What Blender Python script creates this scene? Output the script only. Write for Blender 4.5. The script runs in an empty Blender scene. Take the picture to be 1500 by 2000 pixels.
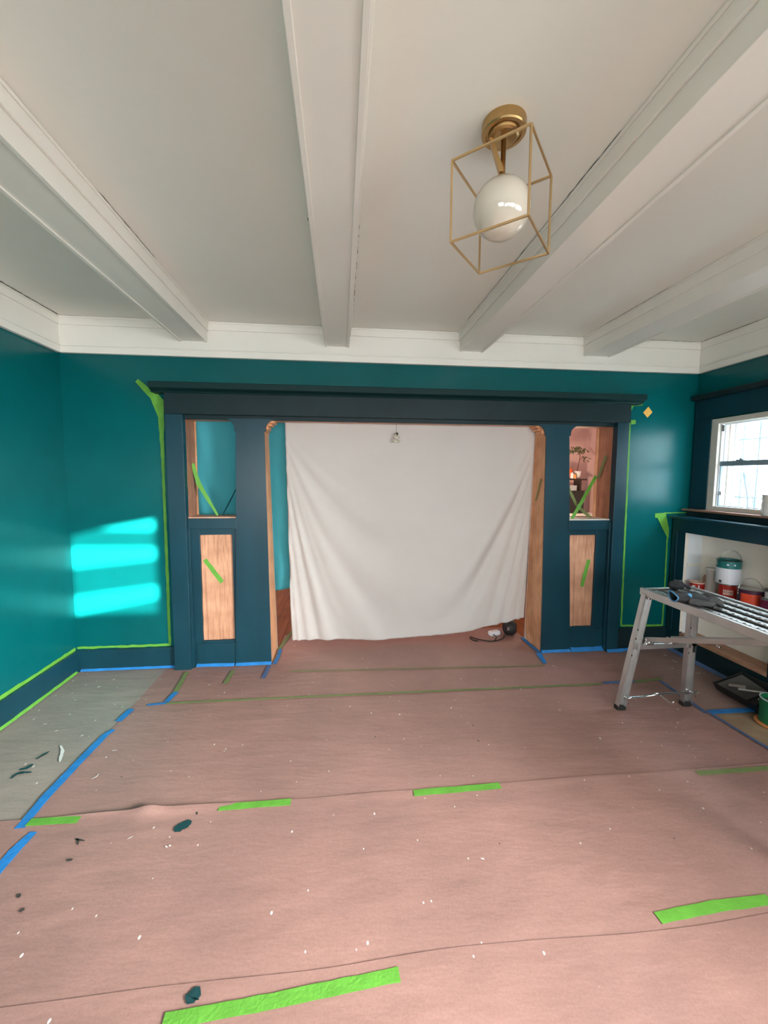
import bpy, bmesh, math, random
from mathutils import Vector, Matrix, noise
random.seed(7)
C = bpy.context.scene.collection
SC = bpy.context.scene
PI = math.pi

# ---------------------------------------------------------------- camera
F, PITCH, YAW, ROLL, DIST, EYE = 800.292, 0.0854, 0.1049, 0.0045, 3.2498, 1.5
fw = Vector((math.sin(YAW)*math.cos(PITCH), math.cos(YAW)*math.cos(PITCH), -math.sin(PITCH)))
rt = Vector((math.cos(YAW), -math.sin(YAW), 0)); up = rt.cross(fw)
rt, up = rt*math.cos(ROLL)+up*math.sin(ROLL), -rt*math.sin(ROLL)+up*math.cos(ROLL)
cam_d = bpy.data.cameras.new('camera'); cam = bpy.data.objects.new('camera', cam_d); C.objects.link(cam)
CP = Vector((0, -DIST, EYE))
cam.matrix_world = Matrix(((rt.x, up.x, -fw.x, CP.x), (rt.y, up.y, -fw.y, CP.y), (rt.z, up.z, -fw.z, CP.z), (0, 0, 0, 1)))
cam_d.sensor_fit = 'HORIZONTAL'; cam_d.sensor_width = 36; cam_d.lens = F*36/1500; cam_d.clip_start = .02
SC.camera = cam

def at(u, v, ax, val):
    """the point of the plane coordinate[ax] == val seen at photograph pixel (u, v)"""
    d = fw + rt*((u-750)/F) - up*((v-1000)/F)
    return CP + d*((val-CP[ax])/d[ax])

# ---------------------------------------------------------------- world, sun, added fill lights, exposure
W = bpy.data.worlds.new('world'); SC.world = W; W.use_nodes = True
bg = W.node_tree.nodes['Background']; bg.inputs[0].default_value = (.80, .91, 1, 1); bg.inputs[1].default_value = 48.0
sun_d = bpy.data.lights.new('sun', 'SUN'); sun = bpy.data.objects.new('sun', sun_d); C.objects.link(sun)
sun_d.energy = 125; sun_d.angle = math.radians(.75); sun_d.color = (1, .93, .8)
sun.rotation_euler = Vector((-.35, 1, -.09)).to_track_quat('-Z', 'Y').to_euler()
def area(name, loc, d, sx, sy, watts, col, spread=180):
    l = bpy.data.lights.new(name, 'AREA'); l.shape = 'RECTANGLE'; l.size = sx; l.size_y = sy; l.energy = watts; l.color = col; l.spread = math.radians(spread)
    o = bpy.data.objects.new(name, l); C.objects.link(o); o.location = loc
    o.rotation_euler = Vector(d).to_track_quat('-Z', 'Y').to_euler(); return o
area('fill_light_rear', (1.75, -5.5, 1.25), (-.05, 1, -.35), 1.9, 1.3, 88, (.97, .99, .98), 130)  # added rear fills standing in for unseen windows; the wall is closed here
area('fill_light_rear', (-1.15, -5.5, 1.25), (.05, 1, -.35), 1.5, 1.3, 72, (.97, .99, .98), 130)
area('fill_light_right', (2.98, -3.6, 1.5), (-1, .25, -.55), 1.1, 1.1, 90, (1, .97, .93), 115)  # added side fills behind the camera, no window built on this stretch
area('fill_light_right', (2.98, -4.7, 1.6), (-1, .1, .3), .9, 1.1, 48, (1, .98, .93))
area('fill_light_right', (2.95, -3.9, 1.35), Vector((-1.95, -.75, .05))-Vector((2.95, -3.9, 1.35)), .8, .9, 84, (.97, 1, .97), 50)  # added narrow beam that brightens the lower left wall
area('fill_light_dining', (-2.6, 2.0, 1.6), (1, .0, -.1), 1.2, 1.2, 60, (1, .97, .94))  # added fill to brighten the dining room, no window built there
SC.view_settings.view_transform = 'Standard'; SC.view_settings.look = 'None'
SC.view_settings.exposure = -0.42; SC.view_settings.gamma = 1; SC.view_settings.use_curve_mapping = False

# ---------------------------------------------------------------- materials
def lin(r, g, b):
    f = lambda c: (c/255/12.92) if c/255 <= .04045 else ((c/255+.055)/1.055)**2.4
    return (f(r), f(g), f(b), 1)
def mat(name, col, rough=.5, metal=0, spec=.5, bump=0, bscale=40, var=0, vscale=3, coat=0, trans=0, stretch=None, alpha=None):
    m = bpy.data.materials.new(name); m.use_nodes = True; nt = m.node_tree; b = nt.nodes['Principled BSDF']
    col = tuple(col[:3])+(1,)
    b.inputs['Base Color'].default_value = col; b.inputs['Roughness'].default_value = rough
    b.inputs['Metallic'].default_value = metal; b.inputs['Specular IOR Level'].default_value = spec
    b.inputs['Coat Weight'].default_value = coat; b.inputs['Transmission Weight'].default_value = trans
    tc = nt.nodes.new('ShaderNodeTexCoord'); src = tc.outputs['Object']
    if stretch:
        mp = nt.nodes.new('ShaderNodeMapping'); mp.inputs['Scale'].default_value = stretch
        nt.links.new(src, mp.inputs[0]); src = mp.outputs[0]
    if var:
        n = nt.nodes.new('ShaderNodeTexNoise'); n.inputs['Scale'].default_value = vscale; n.inputs['Detail'].default_value = 6
        nt.links.new(src, n.inputs['Vector'])
        r = nt.nodes.new('ShaderNodeValToRGB'); nt.links.new(n.outputs[0], r.inputs[0])
        r.color_ramp.elements[0].position = .3; r.color_ramp.elements[1].position = .7
        r.color_ramp.elements[0].color = tuple(c*(1-var) for c in col[:3])+(1,)
        r.color_ramp.elements[1].color = tuple(min(1, c*(1+var)) for c in col[:3])+(1,)
        nt.links.new(r.outputs[0], b.inputs['Base Color'])
    if bump:
        n = nt.nodes.new('ShaderNodeTexNoise'); n.inputs['Scale'].default_value = bscale; n.inputs['Detail'].default_value = 4
        nt.links.new(src, n.inputs['Vector'])
        bp = nt.nodes.new('ShaderNodeBump'); bp.inputs['Strength'].default_value = bump; bp.inputs['Distance'].default_value = .01
        nt.links.new(n.outputs[0], bp.inputs['Height']); nt.links.new(bp.outputs[0], b.inputs['Normal'])
    return m

M = {}
M['wall'] = mat('teal_wall_paint', (.0006, .100, .108), .24, spec=.26, bump=.04, bscale=60, var=.06, vscale=4)
M['trim'] = mat('navy_trim_paint', (.0052, .042, .064), .34, spec=.36, bump=.06, bscale=30, var=.15, vscale=5, stretch=(1, 1, .4))
M['trim_shaded'] = mat('navy_trim_paint_shaded', (.007, .022, .027), .45, spec=.25, bump=.1, bscale=30, var=.2, vscale=4)  # same navy paint with the shade on header and low trim in its colour
M['cap'] = mat('dark_teal_cap_paint', (.004, .026, .028), .5, spec=.2)
M['ceil'] = mat('ceiling_white_plaster', (.83, .825, .765), .6, spec=.3, bump=.05, bscale=50, var=.02, vscale=2)
M['white'] = mat('white_trim_paint', (.84, .82, .76), .38, spec=.45, bump=.04, bscale=25, var=.02)
M['gap'] = mat('dark_joint', (.03, .025, .02), .9)
M['green'] = mat('green_tape', lin(100, 164, 62), .5, spec=.3, bump=.25, bscale=90, var=.14, vscale=14)
M['green_faint'] = mat('green_tape_dusty', lin(118, 134, 84), .6, spec=.3, bump=.2, bscale=90, var=.12, vscale=14)
M['blue'] = mat('blue_tape', lin(46, 128, 200), .5, spec=.3, bump=.3, bscale=80, var=.16, vscale=12)
M['blue_dull'] = mat('blue_tape_dusty', lin(86, 108, 150), .6, spec=.3, bump=.3, bscale=80, var=.16, vscale=12)
M['alu'] = mat('brushed_aluminium', (.56, .555, .55), .36, metal=.9, bump=.1, bscale=80, var=.08, vscale=10)
M['steel'] = mat('bright_steel', (.8, .8, .8), .16, metal=1)
M['deckdark'] = mat('deck_groove', (.03, .035, .035), .5)
M['rubber'] = mat('black_rubber', (.012, .012, .012), .6)
M['brass'] = mat('aged_brass', (.52, .34, .15), .30, metal=1, bump=.04, bscale=90)
M['brass_wire'] = mat('gold_wire', (.60, .42, .22), .32, metal=.9)
M['canred'] = mat('red_can', lin(188, 46, 40), .35, var=.1, vscale=20)
M['canorange'] = mat('orange_red_can', lin(214, 72, 42), .35, var=.08, vscale=20)
M['canteal'] = mat('teal_can', lin(24, 112, 112), .35)
M['label'] = mat('white_label', lin(222, 226, 236), .5)
M['labelcream'] = mat('cream_print', lin(236, 206, 190), .5)
M['tin'] = mat('tin', (.62, .62, .62), .25, metal=1)
M['purple'] = mat('purple_can', lin(112, 28, 70), .4)
M['plum'] = mat('plum_rim', lin(70, 30, 62), .35)
M['cardboard'] = mat('cardboard_brown', lin(150, 112, 92), .8, var=.1, vscale=10)
M['greencan'] = mat('green_bucket', lin(26, 112, 70), .35, var=.1, vscale=18)
M['orangelid'] = mat('orange_rim', lin(220, 140, 84), .5)
M['blackpl'] = mat('black_plastic', (.015, .016, .016), .35)
M['greypl'] = mat('grey_plastic', (.09, .09, .085), .45)
M['paper_white'] = mat('white_paper', (.8, .79, .77), .6)
M['glove'] = mat('black_knit', (.022, .024, .028), .75, bump=.4, bscale=160)
M['glovegrey'] = mat('grey_knit', (.07, .07, .075), .8, bump=.5, bscale=140)
M['cuffblue'] = mat('blue_binding', lin(84, 160, 214), .6)
M['niche'] = mat('niche_cream_paint', (.90, .86, .78), .55, spec=.3, var=.03)
M['winframe'] = mat('cream_window_paint', (.66, .63, .57), .5, var=.05, vscale=8)
M['vinyl'] = mat('white_vinyl', (.75, .80, .84), .35)
M['rail'] = mat('grey_blue_aluminium', (.20, .28, .33), .4)
M['stool'] = mat('bare_stool_wood', lin(122, 84, 72), .6, var=.3, vscale=12, stretch=(1, .2, 1))
M['pink'] = mat('pink_wall_paint', lin(222, 188, 182), .6, var=.04)
M['darkwood'] = mat('dark_table_wood', (.03, .018, .014), .4)
M['potwhite'] = mat('white_ceramic', (.8, .8, .84), .3)
M['leaf'] = mat('leaf_green', lin(84, 92, 52), .5, var=.3, vscale=30)
M['stemm'] = mat('stem_red', lin(110, 60, 44), .6)
M['orangeg'] = mat('orange_glass', lin(255, 110, 40), .3)
M['amber'] = mat('amber_glass', lin(226, 160, 90), .3)
M['note'] = mat('yellow_note', lin(250, 190, 90), .6)
M['ornament'] = mat('cream_shell', (.75, .70, .58), .5, var=.1, vscale=60)
M['grille'] = mat('grille_grey_paint', (.45, .47, .49), .5)
M['hose'] = mat('hose_mauve', (.50, .44, .47), .6)
M['neigh'] = mat('neighbour_stucco', (.85, .86, .86), .8)
M['tan'] = mat('tan_trim', (.75, .55, .42), .7)
M['hearth'] = mat('bare_tan_board', lin(172, 146, 118), .6, var=.22, vscale=6, bump=.2, bscale=20)
M['globe_in'] = mat('frosted_glass', (.85, .82, .74), .35)
M['soap'] = mat('white_carved', (.78, .75, .72), .5, bump=.4, bscale=50)
M['chipped'] = mat('chipped_white_paint', (.82, .78, .72), .5)

def wood(name, dark, light, axis='Z', scale=1.0, knots=.5, rough=.5):
    """stripped oak: stretched noise grain plus cathedral wave bands"""
    m = bpy.data.materials.new(name); m.use_nodes = True; nt = m.node_tree; b = nt.nodes['Principled BSDF']; L = nt.links.new
    tc = nt.nodes.new('ShaderNodeTexCoord'); mp = nt.nodes.new('ShaderNodeMapping')
    st = {'Z': (20, 20, 1.0), 'X': (.9, 9, 9), 'Y': (9, .9, 9)}[axis]
    mp.inputs['Scale'].default_value = tuple(s*scale for s in st); L(tc.outputs['Object'], mp.inputs[0])
    n1 = nt.nodes.new('ShaderNodeTexNoise'); n1.inputs['Scale'].default_value = 1.6; n1.inputs['Detail'].default_value = 3; n1.inputs['Distortion'].default_value = .6
    L(mp.outputs[0], n1.inputs['Vector'])
    mul = nt.nodes.new('ShaderNodeMath'); mul.operation = 'MULTIPLY'; mul.inputs[1].default_value = 15; L(n1.outputs[0], mul.inputs[0])
    sn = nt.nodes.new('ShaderNodeMath'); sn.operation = 'SINE'; L(mul.outputs[0], sn.inputs[0])
    mr = nt.nodes.new('ShaderNodeMapRange'); mr.inputs[1].default_value = -1; mr.inputs[2].default_value = 1; L(sn.outputs[0], mr.inputs[0])
    n2 = nt.nodes.new('ShaderNodeTexNoise'); n2.inputs['Scale'].default_value = 9; n2.inputs['Detail'].default_value = 8; L(mp.outputs[0], n2.inputs['Vector'])
    mx = nt.nodes.new('ShaderNodeMix'); mx.data_type = 'FLOAT'; mx.inputs[0].default_value = knots; L(n2.outputs[0], mx.inputs[2]); L(mr.outputs[0], mx.inputs[3])
    r = nt.nodes.new('ShaderNodeValToRGB'); r.color_ramp.elements[0].position = .25; r.color_ramp.elements[1].position = .75
    r.color_ramp.elements[0].color = dark; r.color_ramp.elements[1].color = light
    L(mx.outputs[0], r.inputs[0])
    n3 = nt.nodes.new('ShaderNodeTexNoise'); n3.inputs['Scale'].default_value = 7; n3.inputs['Detail'].default_value = 5; L(tc.outputs['Object'], n3.inputs['Vector'])
    r3 = nt.nodes.new('ShaderNodeValToRGB'); r3.color_ramp.elements[0].position = .35; r3.color_ramp.elements[1].position = .62
    r3.color_ramp.elements[0].color = (.74, .68, .64, 1); r3.color_ramp.elements[1].color = (1, 1, 1, 1); L(n3.outputs[0], r3.inputs[0])
    mm = nt.nodes.new('ShaderNodeMix'); mm.data_type = 'RGBA'; mm.blend_type = 'MULTIPLY'; mm.inputs[0].default_value = .8
    L(r.outputs[0], mm.inputs[6]); L(r3.outputs[0], mm.inputs[7]); L(mm.outputs[2], b.inputs['Base Color'])
    b.inputs['Roughness'].default_value = rough; b.inputs['Specular IOR Level'].default_value = .3
    bp = nt.nodes.new('ShaderNodeBump'); bp.inputs['Strength'].default_value = .15; bp.inputs['Distance'].default_value = .005
    L(mx.outputs[0], bp.inputs['Height']); L(bp.outputs[0], b.inputs['Normal'])
    return m
M['oak'] = wood('stripped_oak', lin(184, 130, 102), lin(220, 168, 136), knots=.42)
M['oak_shaded'] = wood('shaded_jamb_oak', lin(146, 100, 80), lin(188, 136, 108), knots=.3)  # jamb oak darkened to carry the shade inside the upper openings
M['oak_jamb'] = wood('stripped_fir_jamb', lin(208, 148, 108), lin(238, 184, 142), knots=.2)
M['oak_x'] = wood('stripped_fir_soffit', lin(182, 134, 114), lin(232, 184, 158), axis='X', knots=.2)
M['niche_wood'] = wood('niche_floor_wood', lin(160, 118, 94), lin(196, 152, 124), axis='Y', knots=.2)
M['hardwood'] = wood('hardwood_floor', lin(120, 66, 36), lin(160, 98, 60), axis='Y', knots=.2, rough=.3)

def paper_mat(name, col, specks=1.0):
    """rosin paper: mottled colour, scuffs, tiny white paint flecks and dark ones, soft creases"""
    m = bpy.data.materials.new(name); m.use_nodes = True; nt = m.node_tree; b = nt.nodes['Principled BSDF']; L = nt.links.new
    tc = nt.nodes.new('ShaderNodeTexCoord'); O = tc.outputs['Object']
    n = nt.nodes.new('ShaderNodeTexNoise'); n.inputs['Scale'].default_value = 1.6; n.inputs['Detail'].default_value = 7; n.inputs['Roughness'].default_value = .6; L(O, n.inputs['Vector'])
    r = nt.nodes.new('ShaderNodeValToRGB'); L(n.outputs[0], r.inputs[0])
    r.color_ramp.elements[0].position = .3; r.color_ramp.elements[1].position = .72
    r.color_ramp.elements[0].color = (col[0]*.82, col[1]*.84, col[2]*.84, 1); r.color_ramp.elements[1].color = (col[0]*1.12, col[1]*1.12, col[2]*1.1, 1)
    n2 = nt.nodes.new('ShaderNodeTexNoise'); n2.inputs['Scale'].default_value = 130; n2.inputs['Detail'].default_value = 3; L(O, n2.inputs['Vector'])
    r2 = nt.nodes.new('ShaderNodeValToRGB'); r2.color_ramp.elements[0].position = .3; r2.color_ramp.elements[1].position = .7
    r2.color_ramp.elements[0].color = (.90, .90, .90, 1); r2.color_ramp.elements[1].color = (1.05, 1.05, 1.05, 1); L(n2.outputs[0], r2.inputs[0])
    mm = nt.nodes.new('ShaderNodeMix'); mm.data_type = 'RGBA'; mm.blend_type = 'MULTIPLY'; mm.inputs[0].default_value = 1
    L(r.outputs[0], mm.inputs[6]); L(r2.outputs[0], mm.inputs[7]); cur = mm.outputs[2]
    for sc, th, keep, c in ((13, .055, .66, (.75, .72, .68, 1)), (27, .075, .70, (.72, .68, .64, 1)), (9, .035, .72, (.06, .05, .045, 1))):
        mp = nt.nodes.new('ShaderNodeMapping'); mp.inputs['Rotation'].default_value = (0, 0, sc); mp.inputs['Scale'].default_value = (sc, sc*.62, sc); L(O, mp.inputs[0])
        v = nt.nodes.new('ShaderNodeTexVoronoi'); v.inputs['Scale'].default_value = 1; L(mp.outputs[0], v.inputs['Vector'])
        lt = nt.nodes.new('ShaderNodeMath'); lt.operation = 'LESS_THAN'; lt.inputs[1].default_value = th*specks; L(v.outputs['Distance'], lt.inputs[0])
        sp = nt.nodes.new('ShaderNodeSeparateColor'); L(v.outputs['Color'], sp.inputs[0])
        gt = nt.nodes.new('ShaderNodeMath'); gt.operation = 'GREATER_THAN'; gt.inputs[1].default_value = keep; L(sp.outputs[0], gt.inputs[0])
        mu = nt.nodes.new('ShaderNodeMath'); mu.operation = 'MULTIPLY'; L(lt.outputs[0], mu.inputs[0]); L(gt.outputs[0], mu.inputs[1])
        mc = nt.nodes.new('ShaderNodeMix'); mc.data_type = 'RGBA'; L(mu.outputs[0], mc.inputs[0]); L(cur, mc.inputs[6]); mc.inputs[7].default_value = c; cur = mc.outputs[2]
    L(cur, b.inputs['Base Color'])
    b.inputs['Roughness'].default_value = .52; b.inputs['Specular IOR Level'].default_value = .5
    n4 = nt.nodes.new('ShaderNodeTexNoise'); n4.inputs['Scale'].default_value = 5; n4.inputs['Detail'].default_value = 5
    mp = nt.nodes.new('ShaderNodeMapping'); mp.inputs['Rotation'].default_value = (0, 0, .5); mp.inputs['Scale'].default_value = (.8, 2.2, 1); L(O, mp.inputs[0]); L(mp.outputs[0], n4.inputs['Vector'])
    bp = nt.nodes.new('ShaderNodeBump'); bp.inputs['Strength'].default_value = .32; bp.inputs['Distance'].default_value = .02
    L(n4.outputs[0], bp.inputs['Height']); L(bp.outputs[0], b.inputs['Normal'])
    return m
M['paper'] = paper_mat('red_rosin_paper', (.365, .205, .178))
M['paper_left'] = paper_mat('bounce_greyed_rosin_paper', (.35, .285, .25), 1.5)  # rosin paper greyed to carry the teal wall's bounce and sheen
M['paper_right'] = paper_mat('scuffed_rosin_paper', (.33, .21, .19), 1.2)

def cloth_mat(name, col, tr=.25):
    m = bpy.data.materials.new(name); m.use_nodes = True; nt = m.node_tree; b = nt.nodes['Principled BSDF']; L = nt.links.new
    out = nt.nodes['Material Output']
    tc = nt.nodes.new('ShaderNodeTexCoord'); n = nt.nodes.new('ShaderNodeTexNoise'); n.inputs['Scale'].default_value = 2.5; n.inputs['Detail'].default_value = 5
    L(tc.outputs['Object'], n.inputs['Vector']); r = nt.nodes.new('ShaderNodeValToRGB'); L(n.outputs[0], r.inputs[0])
    r.color_ramp.elements[0].color = tuple(c*.94 for c in col[:3])+(1,); r.color_ramp.elements[1].color = tuple(min(1, c*1.04) for c in col[:3])+(1,)
    L(r.outputs[0], b.inputs['Base Color']); b.inputs['Roughness'].default_value = .8; b.inputs['Specular IOR Level'].default_value = .2
    nb = nt.nodes.new('ShaderNodeTexNoise'); nb.inputs['Scale'].default_value = 14; nb.inputs['Detail'].default_value = 6; L(tc.outputs['Object'], nb.inputs['Vector'])
    bp = nt.nodes.new('ShaderNodeBump'); bp.inputs['Strength'].default_value = .12; bp.inputs['Distance'].default_value = .01; L(nb.outputs[0], bp.inputs['Height']); L(bp.outputs[0], b.inputs['Normal'])
    t = nt.nodes.new('ShaderNodeBsdfTranslucent'); L(r.outputs[0], t.inputs[0]); mx = nt.nodes.new('ShaderNodeMixShader'); mx.inputs[0].default_value = tr
    L(b.outputs[0], mx.inputs[1]); L(t.outputs[0], mx.inputs[2]); L(mx.outputs[0], out.inputs[0]); return m
M['sheet'] = cloth_mat('cream_cotton_sheet', (.78, .75, .725))
M['cyan'] = cloth_mat('turquoise_sheet', (.10, .50, .58), .4)

def glass_mat(name, tint=(.92, .96, .97), a=.12):
    m = bpy.data.materials.new(name); m.use_nodes = True; nt = m.node_tree; L = nt.links.new
    out = nt.nodes['Material Output']; tr = nt.nodes.new('ShaderNodeBsdfTransparent'); tr.inputs[0].default_value = tint+(1,)
    g = nt.nodes.new('ShaderNodeBsdfGlossy'); g.inputs['Roughness'].default_value = .03; mx = nt.nodes.new('ShaderNodeMixShader'); mx.inputs[0].default_value = a
    L(tr.outputs[0], mx.inputs[1]); L(g.outputs[0], mx.inputs[2]); L(mx.outputs[0], out.inputs[0]); return m
M['glass'] = glass_mat('window_glass', a=.05)
M['sheer'] = glass_mat('sheer_sun_mask', (.42, .42, .42), 0.0)  # half-clear so that weaker sun lands between the stripes
def globe_mat():
    m = bpy.data.materials.new('milky_globe_glass'); m.use_nodes = True; nt = m.node_tree; b = nt.nodes['Principled BSDF']; L = nt.links.new
    b.inputs['Base Color'].default_value = (.70, .64, .54, 1); b.inputs['Roughness'].default_value = .06; b.inputs['Coat Weight'].default_value = 1
    out = nt.nodes['Material Output']; tr = nt.nodes.new('ShaderNodeBsdfTransparent'); mx = nt.nodes.new('ShaderNodeMixShader'); mx.inputs[0].default_value = .16
    L(b.outputs[0], mx.inputs[1]); L(tr.outputs[0], mx.inputs[2]); L(mx.outputs[0], out.inputs[0]); return m
M['globe'] = globe_mat()

# ---------------------------------------------------------------- mesh helpers
def B(): return bmesh.new()
def box(bm, a, b, rot=None, piv=None):
    x0, y0, z0 = a; x1, y1, z1 = b
    v = [bm.verts.new(p) for p in ((x0,y0,z0),(x1,y0,z0),(x1,y1,z0),(x0,y1,z0),(x0,y0,z1),(x1,y0,z1),(x1,y1,z1),(x0,y1,z1))]
    for f in ((0,3,2,1),(4,5,6,7),(0,1,5,4),(1,2,6,5),(2,3,7,6),(3,0,4,7)): bm.faces.new([v[i] for i in f])
    if rot is not None: bmesh.ops.rotate(bm, verts=v, cent=piv or (0,0,0), matrix=rot)
    return v
def bar(bm, p, q, w, h, ref=(0, 0, 1)):
    """box beam from p to q: w across, h along ref"""
    p, q = Vector(p), Vector(q); d = (q-p).normalized(); s = d.cross(Vector(ref))
    if s.length < 1e-4: s = d.cross(Vector((1, 0, 0)))
    s.normalize(); u = s.cross(d)
    vs = []
    for c in (p, q):
        for a, b in ((-1,-1),(1,-1),(1,1),(-1,1)): vs.append(bm.verts.new(c+s*a*w/2+u*b*h/2))
    for f in ((0,1,2,3),(7,6,5,4),(0,4,5,1),(1,5,6,2),(2,6,7,3),(3,7,4,0)): bm.faces.new([vs[i] for i in f])
def prism(bm, pts, ax, a, b):
    """extrude a 2-D outline (the two other coordinates in order) along axis ax from a to b"""
    def P(p, t):
        c = list(p); c.insert(ax, t); return c
    n = len(pts); A = [bm.verts.new(P(p, a)) for p in pts]; Bv = [bm.verts.new(P(p, b)) for p in pts]
    bm.faces.new(A); bm.faces.new(Bv[::-1])
    for i in range(n): bm.faces.new([A[i], Bv[i], Bv[(i+1) % n], A[(i+1) % n]])
    bmesh.ops.recalc_face_normals(bm, faces=bm.faces[:])
def lathe(bm, prof, n=28, c=(0, 0, 0), close=False):
    rings = []
    for r, z in prof:
        if r < 1e-5: rings.append([bm.verts.new((c[0], c[1], c[2]+z))])
        else: rings.append([bm.verts.new((c[0]+r*math.cos(2*PI*i/n), c[1]+r*math.sin(2*PI*i/n), c[2]+z)) for i in range(n)])
    for a, b in zip(rings, rings[1:]):
        for i in range(n):
            j = (i+1) % n
            if len(a) == 1 and len(b) == 1: continue
            if len(a) == 1: bm.faces.new([a[0], b[j], b[i]])
            elif len(b) == 1: bm.faces.new([a[i], a[j], b[0]])
            else: bm.faces.new([a[i], a[j], b[j], b[i]])
    bmesh.ops.recalc_face_normals(bm, faces=bm.faces[:])
def tube(bm, pts, r, n=8, caps=True):
    pts = [Vector(p) for p in pts]; rings = []; R = r if hasattr(r, '__len__') else [r]*len(pts)
    prev = None
    for i, p in enumerate(pts):
        d = (pts[min(i+1, len(pts)-1)]-pts[max(i-1, 0)]).normalized()
        if prev is None:
            s = d.cross(Vector((0, 0, 1)));
            if s.length < 1e-3: s = d.cross(Vector((1, 0, 0)))
        else: s = prev - d*prev.dot(d)
        s.normalize(); prev = s; u = d.cross(s)
        rings.append([bm.verts.new(p+(s*math.cos(2*PI*k/n)+u*math.sin(2*PI*k/n))*R[i]) for k in range(n)])
    for a, b in zip(rings, rings[1:]):
        for k in range(n): bm.faces.new([a[k], a[(k+1) % n], b[(k+1) % n], b[k]])
    if caps: bm.faces.new(rings[0][::-1]); bm.faces.new(rings[-1])
    bmesh.ops.recalc_face_normals(bm, faces=bm.faces[:])
def spline(pts, n=6):
    pts = [Vector(p) for p in pts]; P = [pts[0]]+pts+[pts[-1]]; o = []
    for i in range(1, len(P)-2):
        for k in range(n):
            t = k/n; a, b, c, d = P[i-1:i+3]
            o.append(.5*((2*b)+(c-a)*t+(2*a-5*b+4*c-d)*t*t+(3*b-a-3*c+d)*t**3))
    return o+[pts[-1]]
def obj(name, bm, m, parent=None, bevel=0, smooth=False, local=False):
    if parent is not None and not local:
        bmesh.ops.translate(bm, verts=bm.verts[:], vec=-origin(parent))
    me = bpy.data.meshes.new(name); bm.to_mesh(me); bm.free(); me.materials.append(m)
    if smooth:
        for p in me.polygons: p.use_smooth = True
    o = bpy.data.objects.new(name, me); C.objects.link(o)
    if parent is not None: o.parent = parent
    if bevel:
        b = o.modifiers.new('bevel', 'BEVEL'); b.width = bevel; b.segments = 2; b.limit_method = 'ANGLE'
    return o
def origin(o):
    v = Vector(o.location)
    while o.parent is not None: o = o.parent; v += Vector(o.location)
    return v
def tag(o, label=None, cat=None, group=None, kind=None):
    if label: o['label'] = label
    if cat: o['category'] = cat
    if group: o['group'] = group
    if kind: o['kind'] = kind
    return o
def thing(name, label, cat, loc=(0, 0, 0), rotz=0, group=None):
    o = bpy.data.objects.new(name, None); C.objects.link(o); o.location = loc; o.rotation_euler = (0, 0, rotz); o.empty_display_size = .05
    return tag(o, label, cat, group)
def setting(name, loc=(0, 0, 0)):
    o = bpy.data.objects.new(name, None); C.objects.link(o); o.location = loc; return tag(o, kind='structure')
def struct(name, bm, m, parent=None, **k):
    o = obj(name, bm, m, parent, **k)
    if parent is None: o['kind'] = 'structure'
    return o
def bx(name, a, b, m, parent=None, bevel=.002, **k):
    bm = B(); box(bm, a, b); return obj(name, bm, m, parent, bevel=bevel, **k)

# ================================================================= THE ROOM SHELL
XL, XR, YB, ZT = -2.02, 3.03, .02, 2.633          # left wall, right wall, back wall, ceiling
YR = -5.6                                          # wall behind the camera
ZO = 1.95                                          # top of the opening
bm = B(); box(bm, (XL, YR, -.12), (3.18, .34, -.004)); struct('floor', bm, M['hearth'])
bm = B(); box(bm, (XL-.15, YR-.15, ZT), (3.18, .36, ZT+.12)); struct('ceiling', bm, M['ceil'])
bm = B(); box(bm, (XL-.15, YR-.15, -.12), (XL, .33, ZT)); struct('wall_left', bm, M['wall'])
bm = B()                                           # back wall round the cased opening
box(bm, (XL, YB, 0), (-1.17, .20, ZT)); box(bm, (2.28, YB, 0), (3.18, .20, ZT)); box(bm, (-1.17, YB, ZO+.02), (2.28, .20, ZT))
struct('wall_back', bm, M['wall'])
WY0, WY1, WZ0, WZ1 = -.206, -.93, 1.262, 1.945      # right window hole
bm = B()
box(bm, (XR, YR, -.12), (3.18, YB, WZ0)); box(bm, (XR, YR, WZ1), (3.18, YB, ZT)); box(bm, (XR, WY0, WZ0), (3.18, YB, WZ1)); box(bm, (XR, YR, WZ0), (3.18, WY1, WZ1))
struct('wall_right', bm, M['wall'])
# unseen rear wall; its opening and crooked slats are added to shape the sun stripes
SX0, SX1, SZ0, SZ1 = -.045, .60, .95, 1.73
bm = B()
box(bm, (XL-.15, YR-.15, 0), (SX0, YR, ZT)); box(bm, (SX1, YR-.15, 0), (3.18, YR, ZT)); box(bm, (SX0, YR-.15, 0), (SX1, YR, SZ0)); box(bm, (SX0, YR-.15, SZ1), (SX1, YR, ZT))
struct('wall_rear', bm, M['wall'])
t = setting('sun_mask_set', (0, 0, 0))
def sun_mask(*pts, m='sheer'):
    bm = B(); prism(bm, list(pts), 1, YR-.09, YR-.07); obj('sun_mask_slat', bm, M[m], t)  # unseen blockers, outlines drawn to cast the wanted sun stripes
sun_mask((-.12, 1.53), (.17, 1.606), (.62, 1.69), (.62, 1.8), (-.12, 1.8), m='white'); sun_mask((-.12, 1.475), (.62, 1.466), (.62, 1.596), (.17, 1.606), (-.12, 1.530))
sun_mask((-.12, 1.085), (.62, 1.175), (.62, 1.382), (-.12, 1.305)); sun_mask((-.12, .9), (.62, .9), (.62, 1.075), (-.12, .935))

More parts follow.
